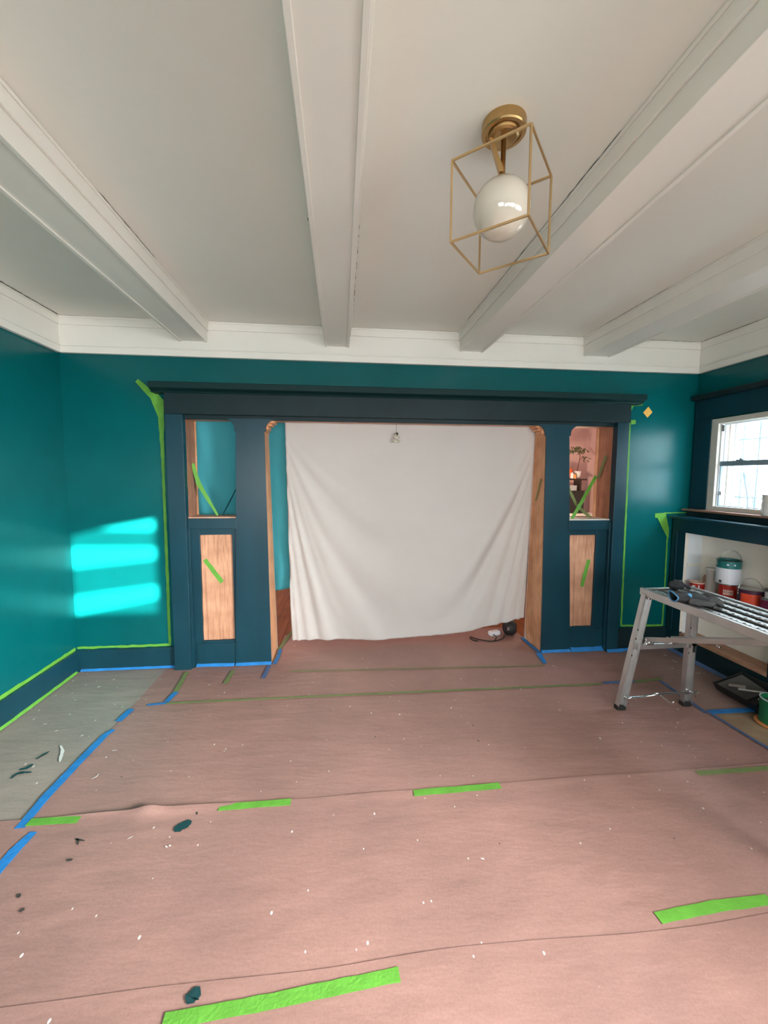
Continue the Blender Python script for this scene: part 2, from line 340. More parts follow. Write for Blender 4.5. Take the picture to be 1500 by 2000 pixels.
# ---- ceiling beams: box beam with lipped soffit and a picture strip at the ceiling
ZB = 2.485
def beam(name, x0, x1):
    t = setting(name, ((x0+x1)/2, 0, ZB))
    y0, y1 = YR+.01, .0
    bx('soffit', (x0+.018, y0, ZB+.006), (x1-.018, y1, ZB+.03), M['white'], t, 0)
    for s, x in ((1, x0), (-1, x1)):
        a, b = sorted((x, x+s*.018)); bx('side_board', (a, y0, ZB), (b, y1, ZT-.001), M['white'], t, .0015)
        a, b = sorted((x-s*.012, x)); bx('ceiling_strip', (a, y0, ZT-.068), (b, y1, ZT-.001), M['white'], t, .003)
        a, b = sorted((x-s*.019, x-s*.012)); bx('ceiling_bead', (a, y0, ZT-.014), (b, y1, ZT-.001), M['white'], t, .002)
for i, (a, b) in enumerate(((-1.177, -.978), (-.118, .068), (.936, 1.126), (1.972, 2.198))): beam('trim_%d' % (i+1), a, b)
# ---- cornice round the room: flat fascia, lower band, strip at the ceiling
def cornice(name, horizontal, face, sgn, a, b):
    """face = coordinate of the visible face plane, sgn = direction from the face into the wall"""
    t = setting(name, (0, 0, 2.4))
    def pr(nm, off0, off1, z0, z1, m=M['white'], bev=.003):
        p, q = sorted((face+sgn*off0, face+sgn*off1))
        if horizontal: bx(nm, (a, p, z0), (b, q, z1), m, t, bev)
        else: bx(nm, (p, a, z0), (q, b, z1), m, t, bev)
    pr('fascia', 0, .02, 2.432, ZT-.001, bev=0); pr('lower_band', -.010, .02, 2.378, 2.434); pr('band_bead', -.017, .0, 2.424, 2.434, bev=.003)
    pr('ceiling_strip', -.012, .0, 2.572, ZT-.001); pr('ceiling_bead', -.018, -.012, ZT-.016, ZT-.001)
    return t
cb = cornice('trim_5', True, 0, 1, XL+.02, XR-.02)
cl = cornice('trim_6', False, XL+.02, -1, YR, 0)
cr = cornice('trim_7', False, XR-.02, 1, YR, 0)
# opened joints in the old caulk
def crack(p, q, w, parent, n=26, nrm=(0, 0, -1)):
    p, q = Vector(p), Vector(q); bm = B(); N = Vector(nrm); d = (q-p).normalized(); s = d.cross(N).normalized(); prev = None
    for i in range(n+1):
        c = p+(q-p)*i/n + s*random.uniform(-.002, .002); ww = w*random.uniform(.15, 1) if 0 < i < n else .0003
        a, b = bm.verts.new(c-s*ww+N*.0008), bm.verts.new(c+s*ww+N*.0008)
        if prev: bm.faces.new((prev[0], prev[1], b, a))
        prev = (a, b)
    obj('joint_crack', bm, M['gap'], parent)
zc = ZT-.0012
crack((XL+.041, -.62, zc), (XL+.041, -.03, zc), .006, cl, 60); crack((-1.93, -.0215, zc), (-1.88, -.0215, zc), .003, cb, 5)
crack((2.05+.28, -.0215, zc), (2.95, -.0215, zc), .003, cb, 40); crack((XR-.041, -.05, zc), (XR-.041, -.5, zc), .004, cr, 40)
crack((.30, -.0215, zc), (.33, -.0215, zc), .004, cb, 4); crack((-.155, -.023, zc), (-.12, -.023, zc), .004, cb, 4); crack((1.68, -.0215, zc), (1.75, -.0215, zc), .003, cb, 6)
crack((1.95, -.3, zc), (1.95, -.9, zc), .0022, cb, 30); crack((.916, -.25, zc), (.916, -1.9, zc), .0018, cb, 60); crack((-.957, -.9, zc), (-.957, -1.4, zc), .0018, cb, 30)
crack((.088, -.4, zc), (.088, -1.3, zc), .0018, cb, 40); crack((-.138, -1.35, zc), (-.138, -1.27, zc), .003, cb, 5)
# ---- baseboards
bb = setting('baseboard_back')
bx('board', (-2.0, 0, 0), (-1.29, YB, .165), M['trim'], bb); bx('board', (2.37, 0, 0), (2.87, YB, .19), M['trim_shaded'], bb); bx('cap', (-2.0, -.004, .150), (-1.29, YB, .170), M['trim'], bb, .003)
bl = setting('baseboard_left'); bx('board', (XL, YR, 0), (-2.0, YB, .165), M['trim'], bl); bx('cap', (XL, YR, .150), (-1.996, YB, .170), M['trim'], bl, .003)

# ================================================================= THE COLONNADE (two half-height cabinets with tapered columns, one header)
def mirror_pts(pts): return pts
HY = -.05
hd = thing('opening_header', 'dark navy painted header beam with a projecting cap shelf spanning the wide opening', 'header', (.55, 0, 1.95))
bm = B(); box(bm, (-1.285, HY, 1.955), (2.38, YB-.001, 2.135)); obj('face_board', bm, M['trim_shaded'], hd, bevel=.002)
bm = B(); prism(bm, [(YB-.001, 2.105), (-.058, 2.105), (-.066, 2.115), (-.098, 2.128), (-.11, 2.13), (-.11, 2.172), (-.10, 2.176), (YB-.001, 2.178)], 0, -1.365, 2.470); obj('cap_shelf', bm, M['cap'], hd, bevel=.002)
bx('fillet', (-1.16, -.004, 1.925), (2.27, .02, 1.958), M['trim_shaded'], hd, .002).location.z = .0
bx('soffit_board', (-.52, .015, 1.935), (1.60, .20, 1.952), M['oak_x'], hd, .001)
bx('soffit_board', (-1.165, .021, 1.935), (-.90, .20, 1.952), M['oak_x'], hd, .001); bx('soffit_board', (2.02, .021, 1.935), (2.27, .20, 1.952), M['oak_x'], hd, .001)
bx('back_board', (-1.17, .201, 1.945), (2.28, .215, 2.06), M['oak_x'], hd, .001)

def curve_bracket(xi, zi, xo, zo, n=6):
    """points of a concave quarter from the column edge (xi, zi) out to (xo, zo)"""
    return [(xo+(xi-xo)*math.cos(a), zi+(zo-zi)*math.sin(a)) for a in [PI/2*k/n for k in range(n+1)]]
def cabinet(side, label, post, panelx, wood_x, colb, colt, inner, outer, sill, wz, mirror):
    """post: (x0, x1) outer casing; colb/colt: column edges at foot and at z=1.84, in rising x"""
    t = thing('colonnade_cabinet', label, 'cabinet', ((post[0]+colb[0])/2, .15, 0))
    TR = M['trim'] if side == 'left' else M['trim']
    bx('casing_post', (post[0], -.045, 0), (post[1], YB-.001, 1.9545), TR, t, .003)
    bx('rear_post', (post[0]-.02, .201, 0), (post[1]+.01, .215, 1.944), M['oak_jamb'], t, .001)
    # outer jamb of the upper opening, stripped wood
    jx = post[1] if side == 'left' else post[0]; s = 1 if side == 'left' else -1
    a, b = sorted((jx-s*.014, jx+s*.001)); jb = bx('upper_jamb', (a, YB-.003, sill), (b, .200, 1.936), M['oak_shaded'], t, .001)
    # column: painted face, stripped wooden sides
    L0, R0 = colb; L1, R1 = colt; zt = 1.842
    lft = curve_bracket(L1-.012, zt+.02, (outer if side == 'left' else inner), 1.936)
    rgt = curve_bracket(R1+.012, zt+.02, (inner if side == 'left' else outer), 1.936)
    out = [(L0, 0), (R0, 0), (R1, zt), (R1+.012, zt)]+rgt+lft[::-1]+[(L1-.012, zt), (L1, zt)]
    bm = B(); prism(bm, out, 1, -.006, .012); obj('column_face', bm, TR, t, bevel=.0015)
    e = .002; core = [(L0+e, 0), (R0-e, 0), (R1-e, zt), (R1+.012-e, zt)]+[(x-e, z-e) for x, z in rgt]+[(x+e, z-e) for x, z in lft[::-1]]+[(L1-.012+e, zt), (L1+e, zt)]
    bm = B(); prism(bm, core, 1, .012, .325)
    for v in bm.verts:
        if v.co.y > .2: v.co.y = .325-.125*min(1, v.co.z/1.84) if v.co.z < 1.85 else .148
    obj('column_core', bm, M['oak_jamb'], t, bevel=.001)
    # thin applied ogee strip across the bracket, facing the big opening
    xi, xo = (R1+.012, inner) if side == 'left' else (L1-.012, inner)
    sg = 1 if side == 'left' else -1
    for (dx, z0, z1, y0) in ((.062, 1.908, 1.936, .03), (.040, 1.888, 1.908, .05), (.016, 1.858, 1.888, .02)):
        p, q = sorted((xi, xi+sg*dx)); bx('ogee_strip', (p, y0, z0), (q, .147, z1), M['oak_jamb'], t, .006)
    # white paint left on the back edge of the jamb
    xe = (R0-.001 if side == 'left' else L0+.001); xt = (R1-.001 if side == 'left' else L1+.001)
    bm = B(); prev = None
    for k in range(41):
        z = zt*k/40; x = xe+(xt-xe)*k/40+sg*.0015; w = .006+.004*random.random()+(.035*math.exp(-z/.05))+(.02*math.exp(-abs(z-.25)/.2) if side == 'left' else .012*math.exp(-z/.1)*random.random())
        yb = .325-.125*k/40; a, b = bm.verts.new((x, yb, z)), bm.verts.new((x, yb-w, z))
        if prev: bm.faces.new((prev[0], prev[1], b, a))
        prev = (a, b)
    obj('paint_remnant', bm, M['chipped'], t)
    # sill ledge and framed panel below it
    x0, x1 = panelx
    bx('ledge', (x0, -.014, sill-.085), (x1, .20, sill-.004), TR, t, .003)
    bx('sill_board', (x0, .004, sill-.005), (x1, .20, sill+.006), M['oak_x'] if side == 'left' else M['chipped'], t, .001)
    bx('door_backing', (x0, .040, 0), (x1, .20, sill-.08), TR, t, 0)
    w0, w1 = wood_x; z0, z1 = wz
    bx('stile', (x0, .012, 0), (w0, .045, sill-.085), TR, t, .002); bx('stile', (w1, .012, 0), (x1, .045, sill-.085), TR, t, .002)
    bx('rail', (w0, .012, z1), (w1, .045, sill-.085), TR, t, .002); bx('rail', (w0, .012, 0), (w1, .045, z0), TR, t, .002)
    bx('plinth', (x0+.03, .004, 0), (x1, .014, z0-.02), TR, t, .002)
    # stripped panel with a ragged paint edge
    bm = B(); c = []; n = 40
    per = []
    for k in range(n):
        u = k/n*4; i = int(u); f = u-i
        per.append([(w0+(w1-w0)*f, z0), (w1, z0+(z1-z0)*f), (w1-(w1-w0)*f, z1), (w0, z1-(z1-z0)*f)][i])
    cx, cz = (w0+w1)/2, (z0+z1)/2
    per = [(x-.004*(1 if x > cx else -1)*random.random(), z-.004*(1 if z > cz else -1)*random.random()) for x, z in per]
    prism(bm, per, 1, .028, .04); obj('wood_panel', bm, M['oak'], t, local=False)
    return t
cabL = cabinet('left', 'left navy colonnade cabinet with tapered column and stripped wood panel crossed by green tape', (-1.285, -1.160), (-1.160, -.80), (-1.085, -.842),
               (-.837, -.560), (-.790, -.580), -.480, -.885, 1.182, (.205, 1.048), False)
cabR = cabinet('right', 'right navy colonnade cabinet with tapered column, by the white cloth edge and plant', (2.275, 2.376), (1.90, 2.275), (1.930, 2.168),
               (1.704, 1.966), (1.680, 1.878), 1.560, 1.995, 1.146, (.213, 1.015), True)
bx('inner_strip', (2.262, -.02, 0), (2.276, YB, 1.12), M['trim'], cabR, .002)
bx('inner_strip', (-1.162, -.02, 0), (-1.145, YB, 1.10), M['trim'], cabL, .002)

# ================================================================= DINING ROOM beyond the opening
DY = 2.3
bm = B(); box(bm, (-3.2, DY, -.05), (3.6, DY+.1, ZT)); struct('wall_far', bm, M['pink'])
bm = B(); box(bm, (3.5, .20, -.05), (3.6, DY, ZT)); struct('wall_far_right', bm, M['pink'])
bm = B(); box(bm, (-3.3, .20, -.05), (-3.2, DY, ZT)); struct('wall_far_left', bm, M['pink'])
bm = B(); box(bm, (-3.2, .36, ZT), (3.6, DY+.1, ZT+.1)); struct('ceiling', bm, M['pink'])
bm = B(); box(bm, (3.181, .07, -.05), (3.6, .20, ZT)); box(bm, (-3.2, .07, -.05), (XL-.151, .20, ZT)); struct('wall_dining_front', bm, M['neigh'])
df = setting('floor', (0, .34, -.03))
bx('subfloor', (-3.2, .345, -.10), (3.5, DY, -.026), M['darkwood'], df, 0)
k = 0; x = -1.30
while x < .25:
    y = .345; off = random.uniform(.3, .9)
    while y < DY-.02:
        y2 = min(DY-.02, y+off); off = random.uniform(.7, 1.1)
        bx('plank', (x+.0012, y+.001, -.025), (x+.0568, y2-.001, -.004+random.uniform(-.0006, .0006)), M['hardwood'], df, 0); y = y2
    x += .058
bm = B(); box(bm, (.26, .345, -.025), (3.49, DY-.02, -.004)); box(bm, (-3.19, .345, -.025), (-1.31, DY-.02, -.004)); obj('hardwood_field', bm, M['hardwood'], df)

# ================================================================= WINDOW in the right wall
wn = setting('window_1', (XR, WY0, WZ0))
FX = 3.012
def frame_ring(name, x0, x1, ya, yb, za, zb, w, wb, m, parent, bev=.003):
    """rectangular ring in the plane X: four boards"""
    bm = B(); box(bm, (x0, ya, za), (x1, ya-w, zb)) if False else None
    for a, b in (((x0, ya-w, za), (x1, ya, zb)), ((x0, yb, za), (x1, yb+w, zb)), ((x0, yb+w, za), (x1, ya-w, za+wb)), ((x0, yb+w, zb-wb), (x1, ya-w, zb))): box(bm, a, b)
    return obj(name, bm, m, parent, bevel=bev)
frame_ring('window_frame', FX, 3.055, -.155, -1.0, 1.236, 1.978, .062, .040, M['winframe'], wn)
frame_ring('vinyl_track', 3.035, 3.185, -.203, -.932, 1.258, 1.948, .026, .014, M['vinyl'], wn, .001)
frame_ring('upper_sash', 3.062, 3.080, -.228, -.90, 1.61, 1.936, .008, .010, M['vinyl'], wn, .001)
frame_ring('lower_sash', 3.040, 3.060, -.226, -.90, 1.272, 1.628, .010, .010, M['rail'], wn, .001)
bx('meeting_rail', (3.036, -.905, 1.598), (3.078, -.226, 1.638), M['rail'], wn, .004)
bm = B(); box(bm, (3.038, -.42, 1.636), (3.062, -.36, 1.646)); lathe(bm, [(0, 0), (.010, 0), (.010, .012), (0, .014)], 12, (3.05, -.39, 1.644)); obj('sash_lock', bm, M['rail'], wn)
bx('lift_tab', (3.034, -.262, 1.365), (3.042, -.238, 1.395), M['vinyl'], wn, .001); bx('track_plug', (3.032, -.2315, 1.875), (3.052, -.2290, 1.925), M['gap'], wn, 0)
bx('upper_pane', (3.070, -.892, 1.618), (3.073, -.236, 1.928), M['glass'], wn, 0); bx('lower_pane', (3.049, -.89, 1.282), (3.052, -.236, 1.60), M['glass'], wn, 0)
bx('outside_stop', (3.10, -.240, 1.272), (3.135, -.228, 1.934), M['tan'], wn, .001); bx('outside_stop', (3.15, -.236, 1.272), (3.183, -.228, 1.934), M['grille'], wn, .001)
cs = setting('trim_8', (XR, -.5, 1.9))
bx('side_casing', (3.005, -.156, 1.24), (3.029, .0, 1.988), M['trim'], cs); bx('side_casing', (3.005, -1.13, 1.232), (3.029, -1.002, 2.0), M['trim'], cs)
bx('head_casing', (3.002, -1.13, 1.988), (3.029, .0, 2.15), M['trim'], cs); bx('head_cap', (2.955, -1.16, 2.15), (3.029, .0, 2.19), M['trim_shaded'], cs, .006)
sl = setting('trim_9', (2.98, -.5, 1.23)); bx('window_stool', (2.935, -1.15, 1.222), (3.03, -.002, 1.240), M['stool'], sl, .004); bx('stool_edge', (2.93, -1.15, 1.226), (2.936, -.004, 1.2405), M['cardboard'], sl, .001)
bx('apron', (2.985, -1.12, 1.178), (3.03, .0, 1.222), M['trim_shaded'], sl, .002)
# outside: security grille, hoses, neighbour wall
gr = thing('security_grille', 'grey iron security grille with scrolls outside the window panes', 'grille', (3.30, -.5, 1.2))
for y, q in ((-.17, .004), (-.30, .006), (-.43, .004), (-.56, .006), (-.69, .004), (-.82, .006)): bm = B(); box(bm, (3.296, y-q, 1.05), (3.308, y+q, 2.15)); obj('upright_bar', bm, M['grille'], gr)
for z in (1.345, 1.82, 2.1): bm = B(); box(bm, (3.297, -1.2, z-.005), (3.307, -.11, z+.005)); obj('cross_bar', bm, M['grille'], gr)
for y, z, s in ((-.235, 1.70, 1), (-.50, 1.70, -1), (-.235, 1.52, -1), (-.36, 1.54, 1), (-.62, 1.54, -1)):
    bm = B(); pts = [(3.302, y+s*(.008+.007*a)*math.cos(a), z+(.008+.010*a)*math.sin(a)) for a in [k*.3 for k in range(18)]]
    tube(bm, pts, .004, 6); obj('scroll', bm, M['grille'], gr, smooth=True)
ho = thing('garden_hose', 'mauve garden hose looped over the grille outside the window', 'hose', (3.37, -.45, 1.2))
bm = B(); tube(bm, spline([(3.37, -.16, 1.1), (3.37, -.18, 1.30), (3.36, -.15, 1.48), (3.35, -.14, 1.56), (3.36, -.19, 1.45), (3.37, -.24, 1.25), (3.37, -.25, 1.0)]), .010, 8); obj('hose_loop', bm, M['hose'], ho, smooth=True)
bm = B(); tube(bm, spline([(3.35, -.44, 1.15), (3.36, -.40, 1.40), (3.35, -.37, 1.50), (3.35, -.40, 1.57), (3.35, -.45, 1.54)]), .007, 8); obj('hose_end', bm, M['hose'], ho, smooth=True)
nb = thing('neighbour_house', 'sunlit white neighbouring house wall with tan corner trim outside the window', 'house', (5.2, -1, -1))
bx('stucco_wall', (5.2, -7, -1), (5.4, 3.2, 3.2), M['neigh'], nb, 0); bx('corner_trim', (5.1, .95, -1), (5.2, 1.12, 3.2), M['tan'], nb, .005); bx('downpipe', (5.1, .75, -1), (5.18, .83, 3.2), M['grille'], nb, .01)
bm = B(); box(bm, (3.2, -9, -1.1), (5.2, 3.2, -1.0)); struct('ground', bm, M['hearth'])

# ================================================================= BUILT-IN BOOKCASE under the window
bk = thing('built_in_bookcase', 'low navy built-in bookcase under the window with an open cream niche', 'bookcase', (2.95, -.5, 0))
NY0, NY1, NZ0, NZ1 = -.143, -.865, .19, 1.047
bx('top_shelf', (2.815, -2.6, 1.160), (3.03, 0.0, 1.180), M['trim'], bk, .004)
bx('top_rail', (2.86, -2.6, NZ1), (2.885, .0, 1.158), M['trim'], bk, .002)
bx('left_stile', (2.86, NY0, 0), (2.885, .0, NZ1), M['trim'], bk, .002); bx('stile_bead', (2.852, -.062, .19), (2.86, -.05, NZ1), M['trim'], bk, .002)
bx('stile_edge', (2.856, NY0-.003, NZ0+.01), (2.884, NY0+.001, NZ1), M['chipped'], bk, .001)
bx('right_stile', (2.86, -2.6, 0), (2.885, NY1, NZ1), M['trim_shaded'], bk, .002)
bx('base_board', (2.86, NY1, 0), (2.885, NY0, NZ0-.031), M['trim_shaded'], bk, .002)
bx('niche_back', (3.012, NY1-.02, NZ0-.02), (3.029, NY0+.02, NZ1+.02), M['niche'], bk, 0)
bx('niche_side', (2.885, NY0, NZ0-.02), (3.012, NY0+.016, NZ1+.02), M['vinyl'], bk, 0); bx('niche_side', (2.885, NY1-.016, NZ0-.02), (3.012, NY1, NZ1+.02), M['niche'], bk, 0)
bx('niche_top', (2.885, NY1, NZ1), (3.012, NY0, NZ1+.02), M['niche'], bk, 0); bx('niche_floor', (2.858, NY1, NZ0-.03), (3.012, NY0, NZ0), M['niche_wood'], bk, .002)
SH = .512
bx('niche_shelf', (2.872, NY1, SH-.018), (3.012, NY0, SH), M['niche'], bk, .002); bx('shelf_cleat', (2.885, NY0-.012, .77), (3.012, NY0, .785), M['white'], bk, .002)

# ================================================================= FLOOR COVERING: rosin paper sheets
def sheet(name, label, x0, x1, y0, y1, z, m, amp=.0008, lift=None, nx=None, ny=None, wav=(0, 0)):
    nx = nx or max(8, int((x1-x0)/.045)); ny = ny or max(6, int((y1-y0)/.045))
    cx, cy = (x0+x1)/2, (y0+y1)/2
    bm = B(); g = []
    for i in range(nx+1):
        row = []
        for j in range(ny+1):
            x = x0+(x1-x0)*i/nx; y = y0+(y1-y0)*j/ny
            e = noise.noise((x*1.7, y*.3, z*900))
            yy = y + (wav[0]*e if j == 0 else wav[1]*e if j == ny else 0)
            h = amp*(1+noise.noise((x*5, y*8, 3))) + amp*1.5*max(0, noise.noise((x*2+y*3, y*9-x*2, 8)))
            if lift: h += lift(x, y)
            row.append(bm.verts.new((x, yy, z+h)))
        g.append(row)
    for i in range(nx):
        for j in range(ny): bm.faces.new((g[i][j], g[i+1][j], g[i+1][j+1], g[i][j+1]))
    o = obj(name, bm, m, smooth=True); tag(o, label, 'floor paper')
    o['group'] = 'rosin paper sheets on the floor'
    so = o.modifiers.new('thick', 'SOLIDIFY'); so.thickness = .0006; so.offset = -1; so.use_rim = False
    return o
del_ = None
def lift_front(x, y):    # far edge of the sheet, curling up off the seam and puckered left of the centre
    e = math.exp(-((y+1.43)/.035)**2)
    return e*(.016*math.exp(-((x+.86)/.05)**2)+.008*math.exp(-((x+.72)/.20)**2)+.0022*(1.1+noise.noise((x*3, 0, 0)))) + .010*math.exp(-((y+1.43+.10*(x+.86))/.03)**2)*math.exp(-((x+1.1)/.25)**2)
def lift_near(x, y): return math.exp(-((y+2.10)/.035)**2)*.0007*(1.1+noise.noise((x*3, 1, 0)))
pB = sheet('rosin_paper', 'red rosin paper sheet furthest back, along the foot of the colonnade cabinets', -1.36, 2.37, -.53, -.002, .0006, M['paper'])
pT = sheet('rosin_paper', 'narrow red rosin paper piece in the opening under the hanging cream sheet', -.535, 1.70, -.004, .60, .0006, M['paper'], amp=.0004)
pM = sheet('rosin_paper', 'wide red rosin paper sheet across the middle of the floor', -1.36, 2.37, -1.46, -.50, .0020, M['paper'])
pF = sheet('rosin_paper', 'red rosin paper sheet between the two rows of bright green tape patches', -2.0, 2.855, -2.155, -1.43, .0038, M['paper'], lift=lift_front, nx=160, ny=60, wav=(0, .010))
pG = sheet('rosin_paper', 'nearest red rosin paper sheet, at the bottom edge of the photo', -2.0, 2.855, -3.1, -2.11, .0056, M['paper'], lift=lift_near, nx=120, ny=50, wav=(0, .03))
pL = sheet('rosin_paper', 'greyish paper strip splashed with paint along the left wall', -2.0, -1.33, -1.46, -.0, .0002, M['paper_left'], amp=.0007)
pR = sheet('rosin_paper', 'scuffed paper strip beside the bookcase base on the right', 2.35, 2.855, -.96, .0, .0002, M['paper_right'], amp=.0008)

def smear(parent, pts, w, m, z=.0125, name='paint_smear'):
    """flat blob of dried paint following a polyline on the floor"""
    P = spline([Vector((a, b, z)) for a, b in pts], 5); bm = B(); prev = None; n = len(P)-1
    for i, p in enumerate(P):
        d = (P[min(i+1, n)]-P[max(i-1, 0)]).normalized(); s = Vector((-d.y, d.x, 0)); ww = w*(.25+.75*math.sin(PI*(.08+.84*i/n)))*random.uniform(.75, 1.2)
        a, b = bm.verts.new(p-s*ww), bm.verts.new(p+s*ww)
        if prev: bm.faces.new((prev[0], prev[1], b, a))
        prev = (a, b)
    bmesh.ops.recalc_face_normals(bm, faces=bm.faces[:]); return obj(name, bm, m, parent)
M['splash_teal'] = mat('dried_teal_paint', (.012, .055, .06), .35, bump=.3, bscale=60)
M['splash_white'] = mat('dried_white_paint', (.75, .75, .72), .5)
M['splash_dark'] = mat('dark_scuff', (.05, .045, .04), .6)
def fl(u, v): p = at(u, v, 2, .006); return (p.x, p.y)
for par, col, w, zz, L in ((pL, 'white', .008, .006, [(118, 1456), (122, 1466), (119, 1478), (117, 1488)]), (pL, 'teal', .007, .006, [(97, 1467), (85, 1474), (70, 1483)]), (pL, 'teal', .010, .006, [(64, 1492), (52, 1500), (38, 1503)]),
    (pL, 'teal', .008, .006, [(62, 1508), (45, 1509), (32, 1512), (21, 1521)]), (pL, 'white', .008, .006, [(190, 1342), (196, 1341)]), (pL, 'white', .003, .006, [(138, 1355), (143, 1354)]), (pL, 'white', .004, .006, [(107, 1428), (114, 1426)]), (pL, 'white', .004, .006, [(157, 1438), (163, 1435)]), (pL, 'white', .0035, .006, [(84, 1415), (92, 1413)]),
    (pM, 'white', .003, .0062, [(178, 1521), (188, 1517), (193, 1511)]), (pM, 'white', .003, .0062, [(218, 1466), (229, 1465)]),
    (pF, 'teal', .024, .0082, [(340, 1619), (350, 1617), (362, 1611), (372, 1603)]), (pF, 'dark', .006, .0082, [(385, 1582), (384, 1592)]), (pF, 'dark', .004, .0082, [(148, 1638), (152, 1642), (152, 1651)]), (pF, 'dark', .004, .0082, [(148, 1640), (166, 1643)]), (pF, 'dark', .005, .0082, [(130, 1681), (142, 1680)]), (pF, 'dark', .006, .0082, [(36, 1747), (38, 1754)]),
    (pF, 'white', .002, .0082, [(248, 1640), (260, 1634)]), (pF, 'white', .003, .0082, [(323, 1653), (327, 1656)]), (pF, 'white', .003, .0082, [(939, 1677), (946, 1679)]), (pF, 'white', .004, .0082, [(330, 1652), (334, 1653)]),
    (pG, 'teal', .022, .010, [(372, 1963), (376, 1950), (384, 1942), (392, 1937)]), (pF, 'dark', .007, .0082, [(38, 1782), (48, 1775)]), (pM, 'dark', .006, .0062, [(933, 1447), (936, 1447)]), (pM, 'white', .004, .0062, [(1170, 1440), (1174, 1444)]), (pM, 'white', .003, .0062, [(1090, 1386), (1096, 1387)]),
    (pR, 'white', .005, .006, [(1296, 1278), (1303, 1281)]), (pR, 'white', .004, .006, [(1312, 1289), (1322, 1294)]), (pR, 'white', .004, .006, [(1358, 1314), (1363, 1315)])):
    smear(par, [fl(*p) for p in L], w, M['splash_'+col], zz)

# ================================================================= PAINTER'S TAPE
def strip(label, pts, w, m, n=(0, 0, 1), lift=.0012, rag=.0015, name='masking_tape', cat='tape', dense=10, group=None, smooth_path=False):
    """ribbon of tape through world points, lying on a surface with normal n"""
    N = Vector(n); P = []; Q = []; seg = 0
    pts = [Vector(p) for p in pts]
    for a, b in zip(pts, pts[1:]):
        k = max(2, min(40, int((b-a).length/.04)))
        P += [a+(b-a)*i/k for i in range(k)]; Q += [len(Q) and seg+i/k or i/k for i in range(k)]; seg += 1
    P.append(pts[-1]); Q.append(seg)
    if isinstance(w, (int, float)): W_ = [w]*len(P)
    else:
        W_ = []; q = len(w)-1
        for i in range(len(P)): t_ = Q[i]/max(1, seg)*q; j = min(q-1, int(t_)); W_.append(w[j]+(w[j+1]-w[j])*(t_-j))
    org = P[0].copy(); bm = B(); prev = None; last = len(P)-1
    for i, p in enumerate(P):
        d = (P[min(i+1, last)]-P[max(i-1, 0)]).normalized(); s = d.cross(N).normalized()
        c = p+N*(lift+random.uniform(0, .0004))-org
        a, b = c-s*(W_[i]/2+random.uniform(-rag, rag)), c+s*(W_[i]/2+random.uniform(-rag, rag))
        cur = [bm.verts.new(v) for v in (a, b, b-N*.0007, a-N*.0007)]
        if prev:
            for k in range(4): bm.faces.new((prev[k], prev[(k+1) % 4], cur[(k+1) % 4], cur[k]))
        else: bm.faces.new(cur)
        prev = cur
    bm.faces.new(prev[::-1]); bmesh.ops.recalc_face_normals(bm, faces=bm.faces[:])
    o = obj(name, bm, m); o.location = org; tag(o, label, cat, group); return o
T = M['green']; U = M['blue']; TF = M['green_faint']; UD = M['blue_dull']
def F3(u, v, z=.0062): p = at(u, v, 2, z); return (p.x, p.y, z)
TW = .038
# floor, green
strip('green tape patch on the floor at the bottom edge, long and bright', [F3(318, 1996, .0085), F3(560, 1950, .0085), F3(780, 1903, .0085)], TW, T)
strip('green tape patch on the floor nearest the lower right corner', [F3(1285, 1793), F3(1400, 1770), F3(1505, 1757)], TW, T)
strip('middle green tape patch on the mid-floor paper seam', [F3(808, 1550), F3(977, 1535)], TW, T, lift=.003)
strip('green tape patch on the seam just right of the pucker', [F3(428, 1578), F3(568, 1567)], TW, T, lift=.003)
strip('green tape patch on the seam ending at the long blue floor tape', [F3(55, 1607), F3(155, 1601)], TW, T, lift=.003)
strip('faint green tape on the mid-floor seam at the right edge of the photo', [F3(1362, 1511), F3(1505, 1501)], TW*.8, TF, lift=.003)
strip('long faint green tape line across the floor in front of the cabinets', [F3(325, 1374), F3(600, 1361), F3(900, 1348), F3(1175, 1336)], .020, TF, lift=.002)
strip('faint green tape line across the floor nearest the opening', [F3(565, 1311), F3(800, 1306), F3(1062, 1300)], .012, TF, lift=.001)
strip('short green tape continuing the blue tape behind the bench leg', [F3(1240, 1332), F3(1292, 1326)], .030, TF, lift=.002)
strip('dark green tape running from the left casing post to the blue corner piece', [F3(365, 1313), F3(340, 1356)], .034, TF)
strip('faint short green tape in front of the left cabinet panel', [F3(455, 1310), F3(440, 1335)], .030, TF)
strip('green tape on the floor by the back end of the left jamb', [F3(545, 1268), F3(563, 1243), F3(575, 1228)], .030, TF)
# floor, blue
strip('long blue tape along the left paper strip, ending at the green patch', [F3(38, 1618), F3(90, 1556), F3(150, 1493), F3(204, 1437), F3(222, 1425)], [.042, .042, .042, .040, .028], U)
strip('short blue tape beyond the far end of the long blue tape', [F3(231, 1409), F3(257, 1385)], .040, U)
strip('blue tape at the left edge of the photo nearest the camera', [F3(-20, 1718), F3(30, 1660), F3(66, 1625)], [.044, .044, .030], U)
strip('blue corner piece at the left end of the faint green line', [F3(288, 1377), F3(330, 1373)], .022, U)
strip('small blue tape square below the dark green tape', [F3(326, 1371), F3(344, 1352)], .034, U, lift=.003)
strip('small faint blue tape in front of the left column', [F3(514, 1325), F3(526, 1300)], .03, UD)
strip('blue tape tail on the floor in front of the right column corner', [F3(1052, 1276), F3(1064, 1296)], [.05, .03], U, lift=.002)
strip('dull blue tape behind the bench leg on the faint green line', [F3(1178, 1334), F3(1240, 1331)], .032, UD, lift=.002)
strip('dull blue tape running diagonally under the bench', [F3(1290, 1330), F3(1330, 1358), F3(1380, 1393)], .030, UD)
strip('blue tape across the top edge of the bare tan board', [F3(1385, 1391), F3(1500, 1385), F3(1560, 1381)], .046, U)
